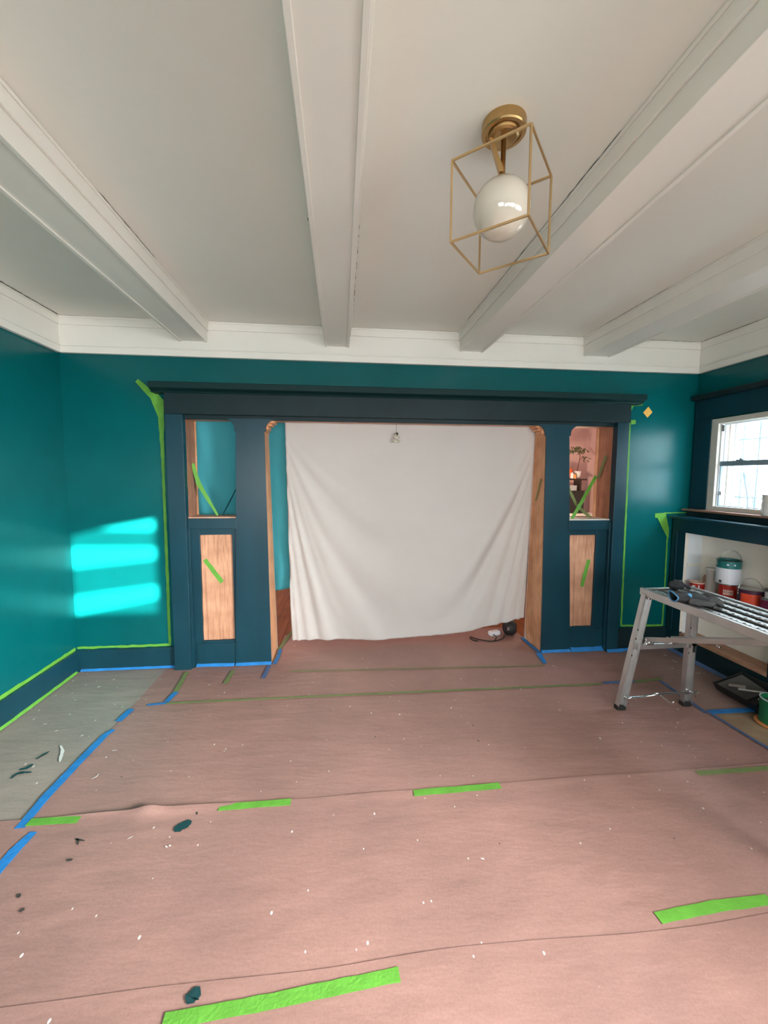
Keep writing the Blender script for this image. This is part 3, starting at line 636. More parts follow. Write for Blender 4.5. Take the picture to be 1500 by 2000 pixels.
strip('dull blue tape down the edge of the bare tan board', [F3(1383, 1391), F3(1430, 1420), F3(1500, 1462), F3(1560, 1502)], .022, UD, lift=.003)
# tape at the foot of walls and cabinets
strip('blue tape at the foot of the back wall baseboard left of the post', [(-1.985, -.004, .012), (-1.30, -.004, .012)], .020, U, n=(0, -.7, .7), lift=.004)
strip('blue tape at the foot of the left cabinet panel', [(-1.135, -.002, .012), (-.845, -.012, .012)], .026, U, n=(0, -.7, .7), lift=.004)
strip('blue tape at the foot of the left column face', [(-.835, -.012, .012), (-.558, -.012, .012)], .026, U, n=(0, -.7, .7), lift=.004)
strip('blue tape along the floor beside the left jamb', [(-.536, -.02, .005), (-.525, .10, .005), (-.528, .27, .005)], .030, U, lift=.002)
strip('blue tape at the foot of the right column face', [(1.704, -.012, .012), (1.965, -.012, .012)], .026, U, n=(0, -.7, .7), lift=.004)
strip('wide blue tape at the foot of the right cabinet panel', [(1.972, -.008, .014), (2.262, -.008, .014)], .042, U, n=(0, -.7, .7), lift=.006, rag=.003)
strip('blue tape at the foot of the right casing post and baseboard', [(2.275, -.052, .012), (2.38, -.052, .012), (2.66, -.012, .012)], .028, U, n=(0, -.7, .7), lift=.004, rag=.003)
strip('blue tape along the floor beside the right jamb', [(1.688, -.02, .005), (1.682, .10, .005), (1.678, .32, .005)], .034, U, lift=.002)
strip('dull blue tape along the foot of the bookcase', [(2.852, -.02, .014), (2.852, -.45, .014), (2.852, -.96, .014)], .030, UD, n=(-.7, 0, .7), lift=.004)
strip('green tape at the foot of the left wall baseboard', [(-1.996, -.03, .012), (-1.996, -.6, .012), (-1.996, -1.6, .012)], .018, T, n=(.7, 0, .7), lift=.004)
strip('green tape along the top of the left wall baseboard', [(-2.018, -.0, .181), (-2.018, -.6, .181), (-2.018, -1.7, .181)], .026, T, n=(1, 0, 0), rag=.004)
strip('green tape along the top of the back baseboard at left', [(-2.015, .018, .183), (-1.33, .018, .183)], .018, T, n=(0, -1, 0), rag=.003)
# walls
def Bk(u, v): p = at(u, v, 1, .019); return (p.x, .019, p.z)
NB = (0, -1, 0)
strip('ragged green tape down the wall edge of the left casing post', [Bk(267, 743), Bk(285, 760), Bk(300, 772), Bk(309, 785), Bk(315, 815), Bk(318, 900), Bk(322, 1000), Bk(327, 1120), Bk(332, 1258)],
      [.03, .045, .06, .085, .040, .022, .020, .022, .018], T, n=NB, lift=.002, rag=.002)
strip('thin green tape down the wall edge of the right casing post', [Bk(1231, 795), Bk(1229, 850), Bk(1225, 950), Bk(1219, 1080), Bk(1213, 1221)], .016, T, n=NB, rag=.002)
strip('green tape scrap under the right end of the cap shelf', [Bk(1231, 800), Bk(1236, 791), Bk(1255, 789)], .022, T, n=NB, lift=.003)
strip('tiny green tape tab beside the right casing post', [Bk(1232, 825), Bk(1241, 824)], .036, T, n=NB, lift=.004)
strip('green tape along the baseboard between post and bookcase', [Bk(1212, 1222), Bk(1294, 1221)], .016, T, n=NB)
strip('green tape up the wall beside the bookcase stile', [Bk(1293, 1222), Bk(1298, 1150), Bk(1303, 1050)], .014, T, n=NB)
strip('green tape wedge hanging below the bookcase top', [Bk(1291, 1004), Bk(1301, 1035), Bk(1304, 1050)], [.09, .05, .012], T, n=NB, lift=.003)
strip('green tape on the wall level with the bookcase top', [Bk(1279, 1007), Bk(1296, 1006)], .040, T, n=NB, lift=.004)
strip('thin green tape along the wall above the bookcase top', [Bk(1296, 1002), Bk(1342, 1001)], .010, T, n=NB, lift=.003)
# on the cabinets
def PL(u, v, y): p = at(u, v, 1, y); return (p.x, y, p.z)
strip('green tape stuck diagonally on the left wood panel', [PL(400, 1093, .027), PL(434, 1137, .027)], .034, T, n=NB)
strip('green tape stuck diagonally on the right wood panel', [PL(1150, 1093, .027), PL(1136, 1145, .027)], .032, T, n=NB)
strip('green tape stretched from the left jamb to the sill', [PL(376, 905, .12), PL(388, 945, .12), PL(428, 1011, .12)], [.022, .036, .012], T, n=(.3, -1, 0), lift=0)
strip('dark thin tape strand crossing the upper left opening', [PL(461, 955, .12), PL(446, 985, .12), PL(432, 1011, .12)], .010, M['trim'], n=(.9, -.5, 0), lift=0)
strip('bright green tape across the upper right opening, front of the two', [PL(1116, 1015, .06), PL(1164, 930, .17)], .030, T, n=NB, lift=.002)
strip('paler green tape crossing behind, in the upper right opening', [PL(1110, 952, .15), PL(1125, 985, .15), PL(1154, 1012, .15)], .026, TF, n=NB, lift=0)
strip('olive green tape on the right jamb of the upper opening', [(2.2605, .165, 1.50), (2.2605, .07, 1.69)], .030, TF, n=(-1, 0, 0), lift=.001)
strip('faded green tape on the inner face of the right column', [(1.683, .06, 1.49), (1.688, .15, 1.30)], .018, TF, n=(-1, 0, 0), lift=.005)

# ================================================================= HANGING CLOTHS
def drape(name, label, tl, tr, bl_, br_, y0, m, fold, nx=150, ny=150, cat='cloth', hem=None):
    c = Vector(((tl[0]+tr[0])/2, y0, 0)); bm = B(); g = []
    for i in range(nx+1):
        s = i/nx; col = []
        for j in range(ny+1):
            t_ = j/ny
            xt, zt_ = tl[0]+(tr[0]-tl[0])*s, tl[1]+(tr[1]-tl[1])*s
            xb, zb = bl_[0]+(br_[0]-bl_[0])*s, bl_[1]+(br_[1]-bl_[1])*s
            if hem: zb += hem(s)
            x, z = xt+(xb-xt)*t_, zt_+(zb-zt_)*t_
            y = y0+fold(s, t_)
            col.append(bm.verts.new((x-c.x, y-c.y, z)))
        g.append(col)
    for i in range(nx):
        for j in range(ny): bm.faces.new((g[i][j], g[i][j+1], g[i+1][j+1], g[i+1][j]))
    o = obj(name, bm, m, smooth=True); o.location = c; tag(o, label, cat)
    so = o.modifiers.new('thick', 'SOLIDIFY'); so.thickness = .0015; return o
def nz(a, b=0, c=0): return noise.noise((a, b, c))
def fold_white(s, t):
    w = max(.02, 1-((s-.50)/.53)**2)               # swags hang as parabolas from the two top corners
    d = t/w
    a = .004+.016*min(1, t*1.5)
    f = a*(math.sin(15*math.log(.12+d)+2.2*nz(s*1.4, d*.8))*.6+.9*nz(math.log(.1+d)*5.5, s*1.2, 4))*min(1, d*1.4)
    rgt = math.exp(-((s-(1.0-.42*t**1.25))/.055)**2)*.048*math.sin(PI*min(1, t*1.08))        # the deep fold from the top right corner
    rgt2 = math.exp(-((s-(1.0-.30*t**1.1))/.028)**2)*.016*min(1, t*2)+math.exp(-((s-(1.0-.15*t))/.022)**2)*.014*min(1, t*3)
    lft = math.exp(-((s-(.0+.36*t**1.5))/.035)**2)*.014*min(1, t*2)
    fine = .004*nz((s+.55*t)*26, t*3, 2)*max(0, s-.45)*2*t + .003*nz((s-.7*t)*24, t*3, 6)*max(0, .5-s)*2*t
    e = min(1, (1-s)/.03); f *= e; rgt *= e; rgt2 *= e
    return f-rgt+rgt2*.7-lft+fine+.145*t
drape('hanging_sheet', 'large cream cotton sheet hung across the wide central opening', (-.445, 1.934), (1.668, 1.934), (-.434, .066), (1.688, .205), .160, M['sheet'], fold_white,
      hem=lambda s: -.050*math.sin(PI*min(1, s*1.0))*(1-s*.0)+.004*nz(s*40)-(.03*max(0, (s-.55))*0)-.075*math.sin(PI*s)*s)
def fold_cyan(s, t): return .010*math.sin(s*26+3*t+2*nz(s*4, t*2))*(.4+.6*t)+.008*nz(s*14-5*t, t*2, 9)+.125*t
drape('hanging_sheet', 'turquoise sheet hung behind the left column, beside the cream sheet', (-1.36, 1.99), (-.33, 1.99), (-1.34, .495), (-.33, .54), .235, M['cyan'], fold_cyan, nx=90, ny=70, hem=lambda s: -.04*math.sin(PI*s)+(.03 if s > .9 else 0)*(s-.9)*10)

# ================================================================= CEILING LIGHT
LC = Vector((.5266, -1.8791, 0))
lt = thing('ceiling_light', 'brass semi-flush ceiling light with a milky globe inside an open wire cube', 'lamp', (LC.x, LC.y, ZT))
bm = B(); lathe(bm, [(0, 0), (.069, 0), (.070, -.004), (.070, -.030), (.067, -.034), (.056, -.034), (.055, -.030), (.050, -.030), (.047, -.040), (.040, -.044), (.012, -.046), (0, -.046)], 48); obj('canopy', bm, M['brass'], lt, smooth=False, local=True)
bm = B(); lathe(bm, [(0, -.044), (.008, -.044), (.008, -.150), (.012, -.156), (.017, -.166), (.021, -.178), (0, -.178)], 24); obj('stem', bm, M['brass'], lt, smooth=True, local=True)
bm = B(); prism(bm, [(-.045, -.045), (-.036, -.045), (.0, -.138), (.0, -.150), (-.012, -.150)], 1, -.010, .010)
bmesh.ops.rotate(bm, verts=bm.verts[:], cent=(0, 0, 0), matrix=Matrix.Rotation(-.25, 3, 'Z')); obj('stay_plate', bm, M['brass'], lt, local=True)
gz = 2.372-ZT
bm = B(); bmesh.ops.create_uvsphere(bm, u_segments=48, v_segments=32, radius=.092); bmesh.ops.translate(bm, verts=bm.verts[:], vec=(0, 0, gz)); gl = obj('globe', bm, M['globe'], lt, smooth=True, local=True)
bm = B(); bmesh.ops.create_uvsphere(bm, u_segments=24, v_segments=16, radius=.03); bmesh.ops.translate(bm, verts=bm.verts[:], vec=(0, 0, gz+.03)); obj('bulb', bm, M['globe_in'], gl, smooth=True, local=True)
cg = bpy.data.objects.new('wire_cube', None); C.objects.link(cg); cg.parent = lt; cg.empty_display_size = .02
a0 = 3.22142528; S_ = .17291; z1_, z0_ = 2.4977-ZT, 2.4977-.24454-ZT
cor = [Vector((S_*math.cos(a0+k*PI/2), S_*math.sin(a0+k*PI/2), 0)) for k in range(4)]
for z in (z1_, z0_):
    for k in range(4):
        bm = B(); bar(bm, cor[k]+Vector((0, 0, z)), cor[(k+1) % 4]+Vector((0, 0, z)), .006, .006); obj('wire_edge', bm, M['brass_wire'], cg, local=True)
for k in range(4):
    bm = B(); bar(bm, cor[k]+Vector((0, 0, z0_)), cor[k]+Vector((0, 0, z1_)), .006, .006); obj('wire_edge', bm, M['brass_wire'], cg, local=True)

# ================================================================= SMALL THINGS ON / NEAR THE OPENING
p = at(1265, 805, 1, .018); nt_ = thing('sticky_note', 'small yellow sticky note turned as a diamond on the right of the back wall', 'note', (p.x, .019, p.z))
r = .043; bm = B(); prism(bm, [(0, -r*1.07), (r*.97, 0), (.003, r*1.07), (-r*.97, -.004)], 1, -.003, -.001); obj('note_sheet', bm, M['note'], nt_, local=True)
p = at(774, 826, 1, .11); hg = thing('hanging_ornament', 'small cream ornament hanging on a string from the header', 'ornament', (p.x, .11, 1.936))
zz = at(774, 868, 1, .11).z-1.936
bm = B(); tube(bm, [(0, 0, 0), (0, 0, zz*.42)], .0012, 6); obj('string', bm, M['gap'], hg, local=True)
bm = B(); bmesh.ops.create_uvsphere(bm, u_segments=12, v_segments=8, radius=.010); bmesh.ops.translate(bm, verts=bm.verts[:], vec=(.006, -.01, zz*.5)); obj('black_bead', bm, M['rubber'], hg, smooth=True, local=True)
for k, (w, f) in enumerate(((.018, .50), (.026, .66), (.034, .84))):
    bm = B(); n = 20; c = bm.verts.new((0, 0, zz*f+.014)); ring = [bm.verts.new((w*math.cos(2*PI*i/n), w*.7*math.sin(2*PI*i/n), zz*f-.006+.007*math.sin(6*PI*i/n+k))) for i in range(n)]
    c2 = bm.verts.new((0, 0, zz*f-.010))
    for i in range(n): bm.faces.new((c, ring[i], ring[(i+1) % n])); bm.faces.new((c2, ring[(i+1) % n], ring[i]))
    obj('shell_tier', bm, M['ornament'], hg, smooth=True, local=True)
# bag, adapter and cable behind the lifted hem
p = at(1004, 1243, 2, 0)
bgp = thing('camera_bag', 'small black bag on the floor beside the right jamb under the sheet hem', 'bag', (1.60, .42, 0))
bm = B(); bmesh.ops.create_uvsphere(bm, u_segments=28, v_segments=18, radius=1)
for v in bm.verts:
    n = 1+.10*noise.noise(v.co*3); sx = math.copysign(abs(v.co.x)**.7, v.co.x); sz = math.copysign(abs(v.co.z)**.7, v.co.z)
    v.co = Vector((sx*.062*n, v.co.y*.075*n, .072+sz*.070*n))
obj('bag_body', bm, mat('black_nylon', (.014, .014, .014), .55, bump=.6, bscale=60), bgp, smooth=True, local=True)
bm = B(); tube(bm, spline([(-.035, -.04, .11), (-.04, -.09, .13), (0, -.10, .13), (.03, -.07, .115)]), .006, 6); obj('bag_strap', bm, M['rubber'], bgp, smooth=True, local=True)
bx('buckle', (1.545, .338, .07), (1.565, .344, .10), M['steel'], bgp, .002)
ad = thing('power_adapter', 'white and grey power adapter lying left of the black bag', 'adapter', (1.45, .42, 0), .3)
bm = B(); box(bm, (-.055, -.03, 0), (.055, .03, .042)); obj('adapter_body', bm, M['potwhite'], ad, bevel=.010, local=True); bm = B(); box(bm, (.055, -.012, .012), (.078, .012, .032)); obj('plug_end', bm, M['greypl'], ad, bevel=.003, local=True)
cb_ = B(); tube(cb_, spline([(1.53, .36, .008), (1.46, .29, .008), (1.36, .26, .008), (1.26, .31, .008), (1.20, .37, .010), (1.20, .30, .008), (1.24, .27, .008)]), .005, 8); tube(cb_, spline([(1.43, .38, .02), (1.42, .29, .03), (1.39, .26, .012)]), .005, 8)
o = obj('power_cable', cb_, M['rubber'], smooth=True); tag(o, 'thin black cable curled on the paper under the sheet hem', 'cable')

# ================================================================= DINING ROOM THINGS seen through the upper right opening
# a white-topped sideboard against the far wall carries them
SBT = at(1135, 1003, 1, 2.0).z
sb = thing('sideboard', 'white topped sideboard against the pink wall seen through the right upper opening', 'sideboard', (3.1, 2.1, 0))
bx('top', (2.3, 1.93, SBT-.03), (3.49, 2.29, SBT), M['chipped'], sb, .004); bx('body', (2.34, 1.97, .08), (3.47, 2.28, SBT-.03), M['darkwood'], sb, .004); bx('door', (2.40, 1.955, .14), (2.88, 1.97, SBT-.07), M['darkwood'], sb, .003); bx('door', (2.92, 1.955, .14), (3.43, 1.97, SBT-.07), M['darkwood'], sb, .003)
for x in (2.38, 3.40):
    for y in (2.0, 2.22): bx('foot', (x, y-.02, 0), (x+.05, y+.02, .08), M['darkwood'], sb, .003)
def dn(u, v, y=2.1): return at(u, v, 1, y)
c = dn(1125, 1001); w = .19
bb_ = thing('black_box', 'black storage box on the sideboard under the small dark riser shelf', 'box', (3.19, 2.12, SBT))
hb = dn(1125, 958).z-SBT
bm = B(); box(bm, (-.20, -.09, 0), (.115, .09, hb)); obj('box_body', bm, M['blackpl'], bb_, bevel=.006, local=True); bm = B(); box(bm, (-.205, -.095, hb-.03), (.12, .095, hb)); obj('box_lid', bm, M['blackpl'], bb_, bevel=.004, local=True)
tt = dn(1125, 935).z; 
tb = thing('riser_shelf', 'small dark wooden riser shelf on top of the black box', 'shelf', (3.17, 2.12, SBT+hb))
hh = tt-SBT-hb
bm = B(); box(bm, (-.22, -.10, hh-.02), (.16, .10, hh)); obj('shelf_top', bm, M['darkwood'], tb, bevel=.003, local=True)
for x in (-.18, .085):
    bm = B(); box(bm, (x-.012, -.08, 0), (x+.012, .08, hh-.02)); obj('leg', bm, M['darkwood'], tb, bevel=.002, local=True)
bkk = thing('paper_stack', 'grey stack of papers under the riser shelf', 'papers', (3.18, 2.12, SBT+hb))
for k in range(6):
    bm = B(); box(bm, (-.07+.003*(k % 3), -.06, .012*k), (.03+.002*(k % 2), .06, .012*k+.010)); obj('paper_sheaf', bm, M['grille'], bkk, local=True)
pc = dn(1128, 923)
pt = thing('potted_plant', 'potted plant with drooping leaves in a white pot on the riser shelf', 'plant', (3.232, 2.10, tt))
bm = B(); lathe(bm, [(0, 0), (.036, 0), (.048, .10), (.051, .102), (.047, .104), (.044, .095), (0, .09)], 24); obj('pot', bm, M['potwhite'], pt, smooth=True, local=True)
st = [Vector((0, 0, .09)), Vector((.012, 0, .2)), Vector((.03, 0, .30)), Vector((.01, 0, .40))]
bm = B(); tube(bm, spline(st), .005, 6); tube(bm, spline([(.022, 0, .24), (.06, -.01, .29), (.10, -.01, .28)]), .003, 5); tube(bm, spline([(.02, 0, .33), (-.03, 0, .39), (-.08, 0, .42)]), .003, 5); obj('stem', bm, M['stemm'], pt, smooth=True, local=True)
for k in range(64):
    cl_ = random.choice([(.0, .42), (-.06, .42), (.06, .40), (.10, .28), (-.1, .38)]); bx0 = Vector((cl_[0]+random.uniform(-.05, .05), random.uniform(-.05, .05), cl_[1]+random.uniform(-.03, .03)))
    a = random.uniform(0, 2*PI); d = Vector((math.cos(a)*.6, math.sin(a)*.5, random.uniform(-1.3, -.1))).normalized(); L_ = random.uniform(.045, .08); s = d.cross(Vector((random.random(), random.random(), .3))).normalized()*.009
    u_ = d.cross(s).normalized()*.003
    bm = B(); v = [bm.verts.new(q) for q in (bx0, bx0+d*L_*.4+s+u_, bx0+d*L_, bx0+d*L_*.4-s+u_, bx0+d*L_*.4-u_)]
    for f in ((0, 1, 4), (1, 2, 4), (2, 3, 4), (3, 0, 4), (0, 3, 1), (1, 3, 2)): bm.faces.new([v[i] for i in f])
    obj('leaf', bm, M['leaf'], pt, local=True)
def jar(label, x, r, h, m, z=tt, cat='jar', nm='glass_jar', y=2.05):
    t = thing(nm, label, cat, (x, y, z)); bm = B(); lathe(bm, [(0, 0), (r*.9, 0), (r, h*.15), (r, h*.75), (r*.7, h*.85), (r*.75, h), (r*.6, h), (0, h*.9)], 18); obj('jar_body', bm, m, t, smooth=True, local=True)
    bm = B(); lathe(bm, [(0, h), (r*.5, h), (r*.5, h*1.06), (0, h*1.08)], 14); obj('stopper', bm, M['brass'], t, smooth=True, local=True)
jar('amber glass jar beside the white plant pot', 3.168, .022, .06, M['amber']); jar('small white jar at the left edge of the riser shelf', 3.128, .020, .085, M['potwhite'])
jar('bright orange vase left of the white plant pot', 3.150, .026, .135, M['orangeg'], cat='vase', nm='orange_vase', y=2.12)
cd = bpy.data.lights.new('dining_lamp', 'POINT'); co = bpy.data.objects.new('dining_lamp', cd); C.objects.link(co); co.location = (2.75, 1.55, 1.30); cd.energy = 28; cd.color = (1, .74, .52); cd.shadow_soft_size = .04

# ================================================================= WORK PLATFORM (folding aluminium bench)
PX0, PX1, PZ, PY0, PY1 = 1.925, 2.295, .79, -.832, -2.10
wb = thing('work_platform', 'folding aluminium work platform with splayed legs at the right edge', 'platform', (2.1, -1.4, 0))
bx('side_rail', (PX0, PY1, PZ-.046), (PX0+.022, PY0, PZ), M['alu'], wb, .003); bx('side_rail', (PX1-.022, PY1, PZ-.046), (PX1, PY0, PZ), M['alu'], wb, .003)
bx('end_rail', (PX0+.022, PY0-.022, PZ-.046), (PX1-.022, PY0, PZ-.002), M['alu'], wb, .003); bx('end_rail', (PX0+.022, PY1, PZ-.046), (PX1-.022, PY1+.022, PZ-.002), M['alu'], wb, .003)
bx('deck_tray', (PX0+.022, PY1+.022, PZ-.034), (PX1-.022, PY0-.022, PZ-.022), M['deckdark'], wb, 0)
ns = 4; sw = (PX1-PX0-.044)/ns
for i in range(ns):
    x0 = PX0+.022+i*sw
    sl_ = bx('deck_slat', (x0+.021, PY1+.024, PZ-.016), (x0+sw-.021, PY0-.05, PZ-.006), M['alu'], wb, .003)
    bm = B(); y = PY0-.07; k = 0
    while y > PY1+.05:
        for q in (.30, .70):
            xx = x0+sw*q+(.004 if k % 2 else -.004); box(bm, (xx-.006, y-.003, PZ-.006), (xx+.006, y+.003, PZ-.003))
        y -= .034; k += 1
    g_ = obj('grip_studs', bm, M['steel'], sl_, local=False); g_['kind'] = 'stuff'
    g_.data.transform(Matrix.Translation((0, 0, 0)))
def legpair(y, yt):
    for nm, xb, xt in (('leg', 1.80, 1.945), ('leg', 2.262, 2.272)):
        bm = B(); p, q = Vector((xb, y, .025)), Vector((xt, yt, PZ-.03))
        bar(bm, p, q, .056, .008, (0, 1, 0)); l = obj(nm, bm, M['alu'], wb)
        bm = B()
        for s in (-1, 1):
            bar(bm, p+Vector((s*.026, -.016, 0)), q+Vector((s*.026, -.016, 0)), .004, .030, (0, 1, 0))
        obj('leg_flange', bm, M['alu'], l)
        bm = B(); bar(bm, (xb-.004, y-.012, .0), (xb+.001, y-.012, .028), .060, .040, (0, 1, 0)); obj('rubber_foot', bm, M['rubber'], l, bevel=.004)
        bm = B(); 
        for f in (.45, .52, .60, .68): c = p+(q-p)*f; box(bm, (c.x-.006, c.y-.006, c.z-.006), (c.x+.006, c.y-.0045, c.z+.006))
        obj('leg_holes', bm, M['gap'], l)
        bm = B(); c = q-(q-p)*.03; tube(bm, [(c.x, c.y-.04, c.z), (c.x, c.y+.01, c.z)], .008, 10); obj('pivot_bolt', bm, M['steel'], l, smooth=True)
    bm = B(); box(bm, (1.865, y-.022, .400), (2.268, y+.004, .436)); obj('cross_bar', bm, M['alu'], wb, bevel=.003)
    bm = B(); tube(bm, spline([(1.815, y-.03, .085), (1.95, y-.03, .088), (2.03, y-.035, .100), (2.12, y-.03, .098), (2.262, y-.03, .098)]), .009, 8); obj('tie_rod', bm, M['steel'], wb, smooth=True)
    bm = B(); tube(bm, spline([(2.02, y-.03, .105), (2.045, y-.035, .106), (2.08, y-.05, .075), (2.115, y-.06, .055), (2.135, y-.06, .062)]), .005, 8); obj('hook_latch', bm, M['steel'], wb, smooth=True)
    for x, z in ((1.825, .085), (2.29, .098)):
        bm = B(); tube(bm, [(x, y-.05, z), (x, y-.01, z)], .007, 8)
        for s in (-1, 1): bar(bm, (x, y-.045, z), (x+s*.020, y-.052, z+.014), .008, .004)
        bar(bm, (x, y-.045, z), (x+.004, y-.052, z-.022), .006, .004); obj('wing_nut', bm, M['steel'], wb)
wb.location.z = .004
legpair(-.865, -.862); legpair(-2.06, -2.07)
# folding braces rising towards the camera
for (u0, v0, u1, v1, X0, X1) in ((1262, 1249, 1500, 1256, 1.935, 1.985), (1312, 1247, 1500, 1252, 2.06, 2.03)):
    p = at(u0, v0, 0, X0); q = at(u1, v1, 0, X1); q = q+(q-p)*.10
    bm = B(); bar(bm, p, q, .012, .028); obj('brace', bm, M['alu'], wb, bevel=.002)
for x in (1.945, 2.115):
    bm = B(); box(bm, (x-.020, -.910, .436), (x+.020, -.875, .478)); tube(bm, [(x-.026, -.915, .452), (x+.026, -.915, .452)], .012, 10); tube(bm, [(x, -.925, .455), (x, -.87, .455)], .013, 12); obj('brace_latch', bm, M['steel'], wb, bevel=.002)
p = at(1403, 1258, 0, 2.03); bm = B(); tube(bm, [p, p+Vector((0, .012, .022))], .011, 10); tube(bm, [p+Vector((.0, -.012, -.014)), p+Vector((0, .012, -.012))], .006, 8); obj('brace_latch', bm, M['steel'], wb, smooth=True)
bm = B(); tube(bm, [(2.262, -.915, .44), (2.262, -.88, .44)], .020, 14); box(bm, (2.252, -.915, .38), (2.272, -.905, .44)); obj('leg_lock', bm, M['steel'], wb)

# ---- glove on the platform
gv = thing('work_glove', 'black work glove with a blue bound cuff lying on the platform end', 'glove', (2.085, -.985, PZ), 0)
# the cuff opens towards the camera; palm runs to the right and back
A = at(1318, 1163, 2, PZ+.03)-Vector((2.085, -.985, PZ)); dirv = Vector((.85, -.30, 0)).normalized()
sd = Vector((-dirv.y, dirv.x, 0))
def ringpts(c, w, h, wav=0): return [c+sd*(w*math.cos(2*PI*k/20))+Vector((0, 0, h*math.sin(2*PI*k/20)+wav*math.sin(4*PI*k/20+1)*(1))) for k in range(20)]
bm = B(); rings = []
c0 = Vector((A.x, A.y, .028))
for f, w, h in ((0, .050, .020), (.03, .048, .021), (.06, .047, .023), (.09, .050, .022), (.12, .050, .018), (.135, .046, .013)):
    rings.append([bm.verts.new(p_) for p_ in ringpts(c0+dirv*f+Vector((0, 0, -.002)), w, h, .005 if f < .03 else .002)])
for a, b in zip(rings, rings[1:]):
    for k in range(20): bm.faces.new((a[k], a[(k+1) % 20], b[(k+1) % 20], b[k]))
bm.faces.new(rings[-1]); obj('palm', bm, M['glove'], gv, smooth=True, local=True)
bm = B(); rp = ringpts(c0, .050, .020, .005); tube(bm, rp+[rp[0], rp[1]], .0032, 6); obj('cuff_binding', bm, M['cuffblue'], gv, smooth=True, local=True)
bm = B(); q = c0+dirv*.055+Vector((0, 0, .021)); bar(bm, q-sd*.02, q-sd*.034+dirv*.012-Vector((0, 0, .012)), .022, .003); obj('cuff_tab', bm, M['cuffblue'], gv, local=True)
for k, (off, ln, kx) in enumerate(((-.036, .058, -.25), (-.012, .075, -.08), (.012, .080, .05), (.036, .066, .22))):
    b0 = c0+dirv*.122+sd*off+Vector((0, 0, -.006)); dd = (dirv+sd*kx).normalized()
    bm = B(); tube(bm, spline([b0, b0+dd*ln*.45+Vector((0, 0, .007)), b0+dd*ln*.8+Vector((0, 0, .0)), b0+dd*ln+Vector((0, 0, -.008))], 4), [.0115]*4+[.0115]*4+[.0105, .010, .0095, .008, .006], 10); obj('finger', bm, M['glove'] if k > 1 else M['glovegrey'], gv, smooth=True, local=True)
b0 = c0+dirv*.05-sd*.040+Vector((0, 0, -.008)); bm = B(); tube(bm, spline([b0, b0+dirv*.035-sd*.022, b0+dirv*.075-sd*.026, b0+dirv*.095-sd*.020], 4), [.014]*5+[.013]*4+[.011, .010, .008, .006], 10); obj('thumb', bm, M['glovegrey'], gv, smooth=True, local=True)
gv.scale = (1.2, 1.2, 1.2)
gw = thing('work_glove', 'grey knit glove bunched up behind the black glove with the blue cuff', 'glove', (2.12, -.90, PZ), 0)
bm = B(); bmesh.ops.create_uvsphere(bm, u_segments=26, v_segments=16, radius=1)
for v in bm.verts:
    n = 1+.30*noise.noise(v.co*2.2+Vector((3, 1, 0))); v.co = Vector((v.co.x*.048*n, v.co.y*.030*n, .034+v.co.z*.033*n))
obj('palm', bm, M['glove'], gw, smooth=True, local=True)
bm = B(); tube(bm, spline([(.02, .0, .04), (.045, -.005, .035), (.07, -.01, .022), (.085, -.012, .012)]), .011, 8); obj('finger', bm, M['glove'], gw, smooth=True, local=True)

# ================================================================= PAINT CANS
def can(label, loc, r, h, body, bandm=None, lid='open', bail=None, band=None, top=None, rz=0, wrap=None):
    t = thing('paint_can', label, 'paint can', loc, rz)
    bm = B(); lathe(bm, [(0, 0), (r-.002, 0), (r, .002), (r, h-.004), (r+.002, h-.002), (r+.002, h), (r-.008, h), (r-.010, h-.01), (r-.010, .01), (0, .01)] if lid == 'open' else [(0, 0), (r-.002, 0), (r, .002), (r, h-.004), (0, h-.004)], 64)
    o = obj('can_body', bm, body, t, smooth=False, local=True)
    bm = B(); lathe(bm, [(r+.0005, h-.006), (r+.003, h-.004), (r+.003, h), (r-.003, h+.001), (r-.006, h-.004)], 36); obj('can_rim', bm, top or M['tin'], t, smooth=True, local=True)
    if lid == 'lid':
        bm = B(); lathe(bm, [(0, h-.002), (r*.80, h-.002), (r*.84, h+.001), (r*.92, h+.001), (r*.94, h-.003), (r-.002, h-.003)], 36); obj('lid', bm, M['tin'], t, smooth=True, local=True)
    if lid == 'open':
        bm = B(); lathe(bm, [(0, h-.03), (r-.011, h-.03)], 30); obj('paint_surface', bm, M['greypl'], t, local=True)
    if wrap:
        bm = B(); z0, z1 = wrap[:2]; lathe(bm, [(r+.0008, z0), (r+.0012, z0+.001), (r+.0012, z1-.001), (r+.0008, z1)], 64); obj('paper_label', bm, wrap[2], t, smooth=False, local=True)
    if bail:
        a = bail[0]; d = Vector((math.cos(a), math.sin(a), 0)); lean = Vector((-d.y, d.x, 0))*bail[2]
        pts = [d*(r+.003)*math.cos(k*PI/14)+Vector((0, 0, h-.035+bail[1]*math.sin(k*PI/14)))+lean*math.sin(k*PI/14) for k in range(15)]
        bm = B(); tube(bm, pts, .0018, 6); obj('bail_handle', bm, M['tin'], t, smooth=True, local=True)
        for s in (-1, 1):
            bm = B(); c = d*(r+.001)*s+Vector((0, 0, h-.035)); tube(bm, [c-d*.002*s, c+d*.005*s], .007, 10); obj('bail_ear', bm, M['tin'], t, smooth=True, local=True)
    return t
def patch(t, name, r, a0_, a1_, z0, z1, m, n=10, off=.002):
    """curved decal piece on a can's side"""
    bm = B(); pr_ = None
    for k in range(n+1):
        a = a0_+(a1_-a0_)*k/n; x, y = (r+off)*math.cos(a), (r+off)*math.sin(a)
        c = (bm.verts.new((x, y, z0)), bm.verts.new((x, y, z1)))
        if pr_: bm.faces.new((pr_[0], c[0], c[1], pr_[1]))
        pr_ = c
    return obj(name, bm, m, t, local=True)
